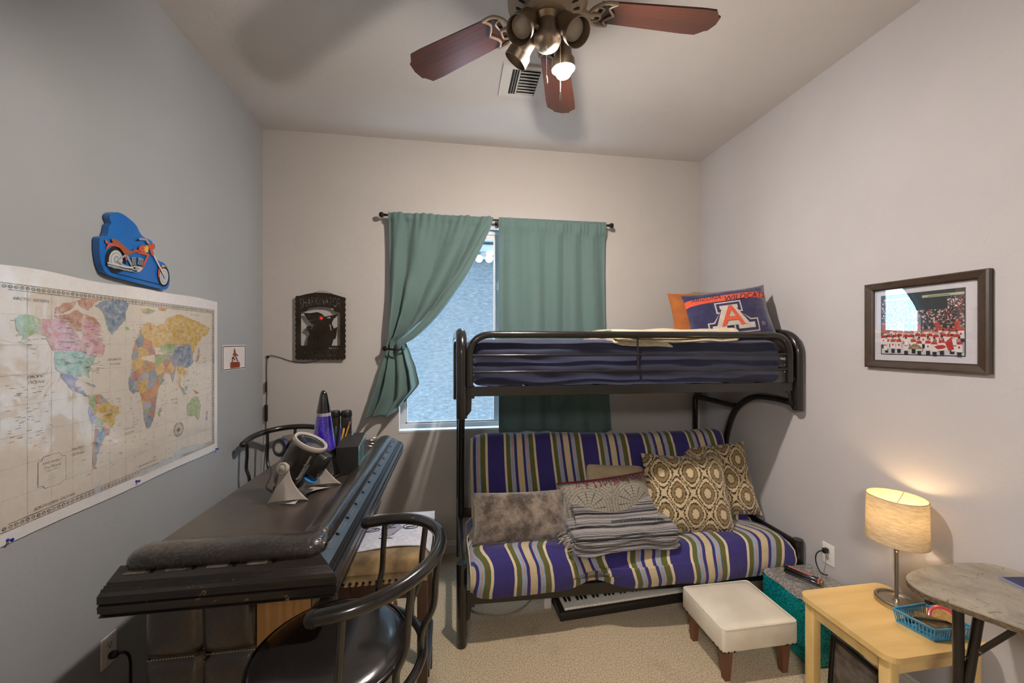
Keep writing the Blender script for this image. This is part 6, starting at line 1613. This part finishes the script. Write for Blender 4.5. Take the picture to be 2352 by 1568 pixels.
# blue basket
bs = thing('basket', 'small blue slotted plastic basket of odds and ends on the side table', 'basket', (1.85, 1.24, TZ))
def bblue():
    t = NT('basket_blue'); t.set(.35, coat=.2); t.col(hexc('#3f8fb8')); t.b.inputs['Subsurface Weight'].default_value = .0; return t.m
M_BB = bblue()
bq = [Vector((1.760, 1.300, 0)), Vector((1.785, 1.178, 0)), Vector((1.945, 1.165, 0)), Vector((1.925, 1.305, 0))]
cB = sum(bq, Vector()) / 4
bz = TZ + .001; bt = TZ + .052
def bpt(i, f, h):  # corner i, fraction f to next corner, height 0..1
    a, b = bq[i], bq[(i + 1) % 4]; p = a + (b - a) * f; p = cB + (p - cB) * (.90 + .10 * h); return Vector((p.x, p.y, bz + (bt - bz) * h))
m = MB()
for i in range(4):
    Ls = (bq[(i + 1) % 4] - bq[i]).length; nb = max(8, int(Ls / .0105))
    for k in range(nb + 1):
        f = k / nb; w = .16 / nb if 0 < k < nb else .3 / nb
        f0, f1 = max(0, f - w), min(1, f + w)
        m.add([bpt(i, f0, .1), bpt(i, f1, .1), bpt(i, f1, .9), bpt(i, f0, .9)], [(0, 1, 2, 3)])
    for h0, h1 in ((0, .14), (.84, 1)): m.add([bpt(i, 0, h0), bpt(i, 1, h0), bpt(i, 1, h1), bpt(i, 0, h1)], [(0, 1, 2, 3)])
wo = obj('slotted_sides', m, M_BB, bs); q_ = wo.modifiers.new('t', 'SOLIDIFY'); q_.thickness = .002
obj('bottom', MB().add([bpt(i, 0, .0) + Vector((0, 0, .001)) for i in range(4)], [(0, 1, 2, 3)]), M_BB, bs)
obj('rim', MB().tube([bpt(i, f, 1) for i in range(4) for f in (.04, .35, .65, .96)], .003, 8, closed=True), M_BB, bs, smooth=True)
def at3(fx, fy, z): return Vector((1.79 + .12 * fx, 1.19 + .10 * fy, z))
lid = thing('round_lid', 'red round lid with a coiled straw centre standing in the blue basket', 'lid', (1.89, 1.22, TZ))
Ml = pose((1.888, 1.218, TZ + .052), (-.62, -.35, .70), (0, .3, 1))
obj('red_rim', MB().lathe([(0, -.010), (.042, -.010), (.046, -.002), (.045, .004), (.040, .006), (.034, .005)], 36, M=Ml), mat('lacquer_red', '#b02a35', .25, coat=.6), lid, smooth=True)
m = MB()
for k in range(9): 
    r = .002 + .0036 * k; m.tube([Ml @ Vector((r * math.cos(a), r * math.sin(a), .006)) for a in [2 * PI * j / 26 for j in range(26)]], .0019, 6, closed=True)
obj('coil', m, mat('straw_coil', '#c9a56c', .6, var=(120, '#a9824a')), lid, smooth=True)
cs = thing('glasses_case', 'olive brown fabric case with a dark strap inside the blue basket', 'case', (1.84, 1.23, TZ))
Mc = pose((1.842, 1.225, TZ + .038), (-.5, -.3, .75), (.3, -.6, .1))
obj('body', MB().box((-.024, -.05, -.010), (.024, .05, .010), Mc, bev=.009), mat('case_olive', '#4d4228', .9, var=(60, '#6f6040'), bump=(200, .5, .003)), cs, smooth=True)
obj('strap', MB().tube(smoothpath([Mc @ Vector((-.02, .05, .0)), Mc @ Vector((-.012, .035, .02)), Mc @ Vector((.0, 0, .022)), Mc @ Vector((.012, -.04, .02)), Mc @ Vector((.02, -.052, 0))], 6), .005, 8, flat=.4), mat('strap_brown', '#2b1e16', .5), cs, smooth=True)
sgl = thing('sunglasses', 'tortoiseshell sunglasses at the left side of the blue basket', 'sunglasses', (1.81, 1.27, TZ))
for dx in (0, .026):
    c_ = Vector((1.795 + dx, 1.262 - dx * .5, TZ + .026))
    fr_o = obj('frame', MB().tube([c_ + Vector((.013 * math.cos(a), -.006 * math.cos(a), .011 * math.sin(a))) for a in [2 * PI * k / 18 for k in range(18)]], .0022, 6, closed=True), mat('tortoise', '#3a2416', .25, coat=.5), sgl, smooth=True)
    obj('lens', MB().add([c_ + Vector((.012 * math.cos(a), -.0055 * math.cos(a), .010 * math.sin(a))) for a in [2 * PI * k / 18 for k in range(18)]], [tuple(range(18))]), mat('shade_lens', '#1a1614', .05, coat=1), sgl)
obj('temple_arm', MB().tube(smoothpath([(1.785, 1.268, TZ + .03), (1.80, 1.285, TZ + .028), (1.83, 1.29, TZ + .02), (1.845, 1.28, TZ + .012)], 5), .0018, 6), bpy.data.materials['tortoise'], sgl, smooth=True)
# mottled folding table, near right
ftb = thing('folding_table', 'mottled grey-brown folding table with rounded corners at the right edge of the photo', 'table', (1.8, .9, 0))
ol_ = smoothpath([Vector((x, y, 0)) for x, y in ((1.522, 1.035), (1.535, 1.085), (1.58, 1.122), (1.684, 1.148), (1.846, 1.152), (1.93, 1.142), (1.98, 1.115), (1.998, 1.06), (2.0, .9), (2.0, .72), (1.985, .62), (1.93, .58), (1.80, .575), (1.74, .60), (1.70, .68), (1.615, .861), (1.545, .985))], 5, True)
def stone():
    t = NT('mottled_laminate'); t.set(.32, coat=.3, coat_rough=.2); v = t.coord()
    a = t.ramp(t.noise(v, 9, 7, .7, .6), [(.3, '#6f675b'), (.5, '#8d8475'), (.7, '#a39a88')]); b = t.noise(v, 14, 6, .8, 2.5)
    t.col(t.mix(t.ramp(b, [(.36, (1, 1, 1, 1)), (.42, (0, 0, 0, 1))]), a, hexc('#4b5048'))); return t.m
obj('table_top', MB().fill([[(p.x, p.y) for p in ol_]], .004, fn=lambda x, y, z: Vector((x, y, .762 + z))), stone(), ftb)
obj('chipboard_edge', MB().fill([[(p.x, p.y) for p in ol_]], .016, fn=lambda x, y, z: Vector((1.8 + (x - 1.8) * .999, .9 + (y - .9) * .999, .758 + z))), mat('chipboard', '#6f5c43', .8, var=(90, '#463a2b')), ftb)
M_TBK = mat('black_tube', '#231c19', .3, .3, coat=.3)
obj('leg', MB().tube([(1.586, .988, .742), (1.59, .988, .35), (1.60, .99, 0)], .0135, 14), M_TBK, ftb, smooth=True)
obj('leg', MB().tube([(1.628, .962, .742), (1.60, .972, .52), (1.575, .935, 0)], .0125, 14), M_TBK, ftb, smooth=True)
obj('leg', MB().tube([(1.90, .70, .742), (1.90, .70, .0)], .0125, 14), M_TBK, ftb, smooth=True)
obj('brace', MB().tube([(1.598, .972, .585), (1.612, .955, .62), (1.668, .895, .738)], .008, 8, flat=.35), M_TBK, ftb)
obj('bracket', MB().box((1.545, 1.035, .715), (1.60, 1.05, .741), bev=.004), M_TBK, ftb, smooth=True)
for p in ((1.612, .952, .622), (1.66, .90, .733)): obj('rivet', MB().lathe([(.004, 0), (.003, .003), (0, .004)], 10, M=Matrix.Translation(p) @ Matrix.Rotation(-PI / 2, 4, 'Y')), M_STEEL, ftb, smooth=True)
fo = thing('folder', 'dark blue folder lying on the mottled folding table', 'folder', (1.93, 1.0, .762))
Mo = Matrix.Translation((1.876, 1.058, .7625)) @ Matrix.Rotation(math.radians(-8), 4, 'Z')
obj('cover', MB().box((0, -.30, 0), (.11, 0, .004), Mo, bev=.0015), mat('folder_blue', '#23264f', .4), fo)
obj('edge_binding', MB().box((-.002, -.30, 0), (.003, 0, .005), Mo), mat('folder_edge', '#7f86a8', .5), fo)

# ================================================================ FRAMED PHOTO
FY0, FY1, FZ0, FZ1 = 1.153, 1.595, 1.461, 1.862
pfx = thing('framed_photo', 'framed hockey team photograph in a dark wood frame on the right wall', 'picture', (XR, 1.37, 1.66))
def RW(off): return lambda y, z, t: Vector((XR - off - t, FY1 + FY0 - y, z))   # y measured left-to-right in the picture
fw = .036
m = MB()
mi_ = [(FY0, FZ0), (FY1, FZ0), (FY1, FZ1), (FY0, FZ1)]
pf = [(0, .0), (0, .022), (.006, .027), (.030, .021), (fw, .016), (fw, .004)]
def rectat(d, o): return [Vector((XR - o, y + (d if y == FY0 else -d), z + (d if z == FZ0 else -d))) for y, z in mi_]
for (d0, o0), (d1, o1) in zip(pf, pf[1:]):
    a, b = rectat(d0, o0), rectat(d1, o1); m.add(a + b, [(k, (k + 1) % 4, 4 + (k + 1) % 4, 4 + k) for k in range(4)])
obj('frame', m, wood('espresso_frame', '#221812', '#3a2c20', '#46362a', (1, 1, 1), 20, .35, .3, dist=2), pfx)
obj('mat_board', MB().fill([[(FY0 + .02, FZ0 + .02), (FY1 - .02, FZ0 + .02), (FY1 - .02, FZ1 - .02), (FY0 + .02, FZ1 - .02)]], fn=RW(.006)), mat('mat_white', '#cfcbd2', .7), pfx)
# print: left-right coordinate s in 0..1, height t in 0..1
PL, PRr, PB, PTt = FY0 + (FY1 - 1.529), FY0 + (FY1 - 1.232), 1.528, 1.797
def pt(s_, t_): return (PL + (PRr - PL) * s_, PB + (PTt - PB) * t_)
m = MB(); PMs = ['crowd', 'black', 'ice', 'white', 'red', 'skin', 'dark', 'sign', 'tan', 'green']
def crowd():
    t = NT('print_crowd'); t.set(.5); v = t.coord(); vo = t.n('ShaderNodeTexVoronoi', i_Scale=210.0); t.l(v, vo.inputs['Vector']); s3 = t.n('ShaderNodeSeparateColor'); t.l(vo.outputs['Color'], s3.inputs[0])
    t.col(t.ramp(s3.outputs[0], [(0, '#14141c'), (.35, '#2b2c3a'), (.55, '#7a2f33'), (.72, '#a33c3a'), (.82, '#b9a99c'), (.93, '#e0dad6')], 'CONSTANT')); return t.m
pm = [crowd()] + [mat('print_' + n_, c_, .5) for n_, c_ in (('black', '#101014'), ('ice', '#c9c6cc'), ('white', '#d8d4d4'), ('red', '#b2322c'), ('skin', '#a87c66'), ('dark', '#231f24'), ('sign', '#b8b29a'), ('tan', '#8a7148'), ('green', '#5d7a38'))]
LAY = [.0068]
def pr(k, pts, d=0.0):
    m.mi = PMs.index(k); LAY[0] += .000012; m.fill([[pt(*p) for p in pts]], fn=RW(LAY[0]))
def rc_(a, b, c, d): return [(a, b), (c, b), (c, d), (a, d)]
pr('black', rc_(-.012, -.015, 1.012, 1.015)); pr('crowd', rc_(0, .15, 1, .93)); pr('dark', rc_(.0, .9, 1, 1)); pr('sign', rc_(.03, .915, .38, .945)); pr('sign', rc_(.53, .915, 1, .955)); pr('green', rc_(.6, .925, .85, .94))
pr('dark', rc_(.36, .72, .82, .90)); pr('ice', rc_(0, 0, 1, .2))
rr = random.Random(12)
def ell(cx, cy, rx, ry, n=12): return [(cx + rx * math.cos(2 * PI * k / n), cy + ry * math.sin(2 * PI * k / n)) for k in range(n)]
for row, (y, n_) in enumerate(((.50, 13), (.42, 14), (.34, 13), (.24, 11))):
    for k in range(n_):
        cx = (k + .5 + (row % 2) * .35) / (n_ + .4) + rr.uniform(-.012, .012); cy = y + rr.uniform(-.02, .02)
        if row == 0: pr('dark' if k % 3 else 'red', [(cx - .035, cy - .14), (cx + .035, cy - .14), (cx + .03, cy), (cx - .03, cy)])
        else:
            pr('dark', rc_(cx - .022, cy - .24, cx + .022, cy - .14)); pr('white', [(cx - .04, cy - .17), (cx + .04, cy - .17), (cx + .034, cy - .02), (cx - .034, cy - .02)])
            pr('red', [(cx - .037, cy - .055), (cx + .037, cy - .055), (cx + .028, cy - .01), (cx - .028, cy - .01)])
            pr('red', ell(cx, cy - .1, .012, .018, 6))
        pr('skin', ell(cx, cy + .025, .014, .032)); pr('dark', [(cx - .014, cy + .035), (cx + .014, cy + .035), (cx + .010, cy + .06), (cx - .010, cy + .06)])
for cx in (.06, .34, .9): pr('white', [(cx - .03, .06), (cx + .03, .06), (cx + .024, .25), (cx - .02, .25)]); pr('red', rc_(cx - .024, .14, cx + .024, .155))
pr('tan', [(.36 + .19 * k / 10, .09 + .085 * math.sin(PI * k / 10)) for k in range(11)])
for k in range(5): 
    m.mi = 3; c_ = (.425 + .016 * k, .118 if k % 2 == 0 else .108); m.fill([[pt(*p) for p in ell(c_[0], c_[1], .0085, .0115, 12)], [pt(*p) for p in ell(c_[0], c_[1], .0062, .0085, 12)]], fn=RW(LAY[0] + .00003))
pr('white', [(.66, .12), (.84, .2), (.86, .08), (.68, .06)]); pr('red', [(.80, .2), (.87, .28), (.90, .09), (.84, .07)]); pr('red', [(.68, .13), (.72, .15), (.78, .16), (.82, .13), (.78, .10), (.72, .09)])
for k in range(8): pr('green', ell(.1 + .11 * k + rr.uniform(-.03, .03), .3 + rr.uniform(-.1, .06), .008, .014, 8))
obj('photo_print', m, pm, pfx)
def pgl():
    t = NT('picture_glass'); g = t.n('ShaderNodeBsdfGlossy', i_Roughness=.015); tr = t.n('ShaderNodeBsdfTransparent'); fz = None
    mx = t.n('ShaderNodeMixShader', i_0=.10); t.l(tr.outputs[0], mx.inputs[1]); t.l(g.outputs[0], mx.inputs[2]); t.l(mx.outputs[0], t.out.inputs[0]); return t.m
obj('glass', MB().box((XR - .0125, FY0 + fw - .004, FZ0 + fw - .004), (XR - .0115, FY1 - fw + .004, FZ1 - fw + .004)), pgl(), pfx)
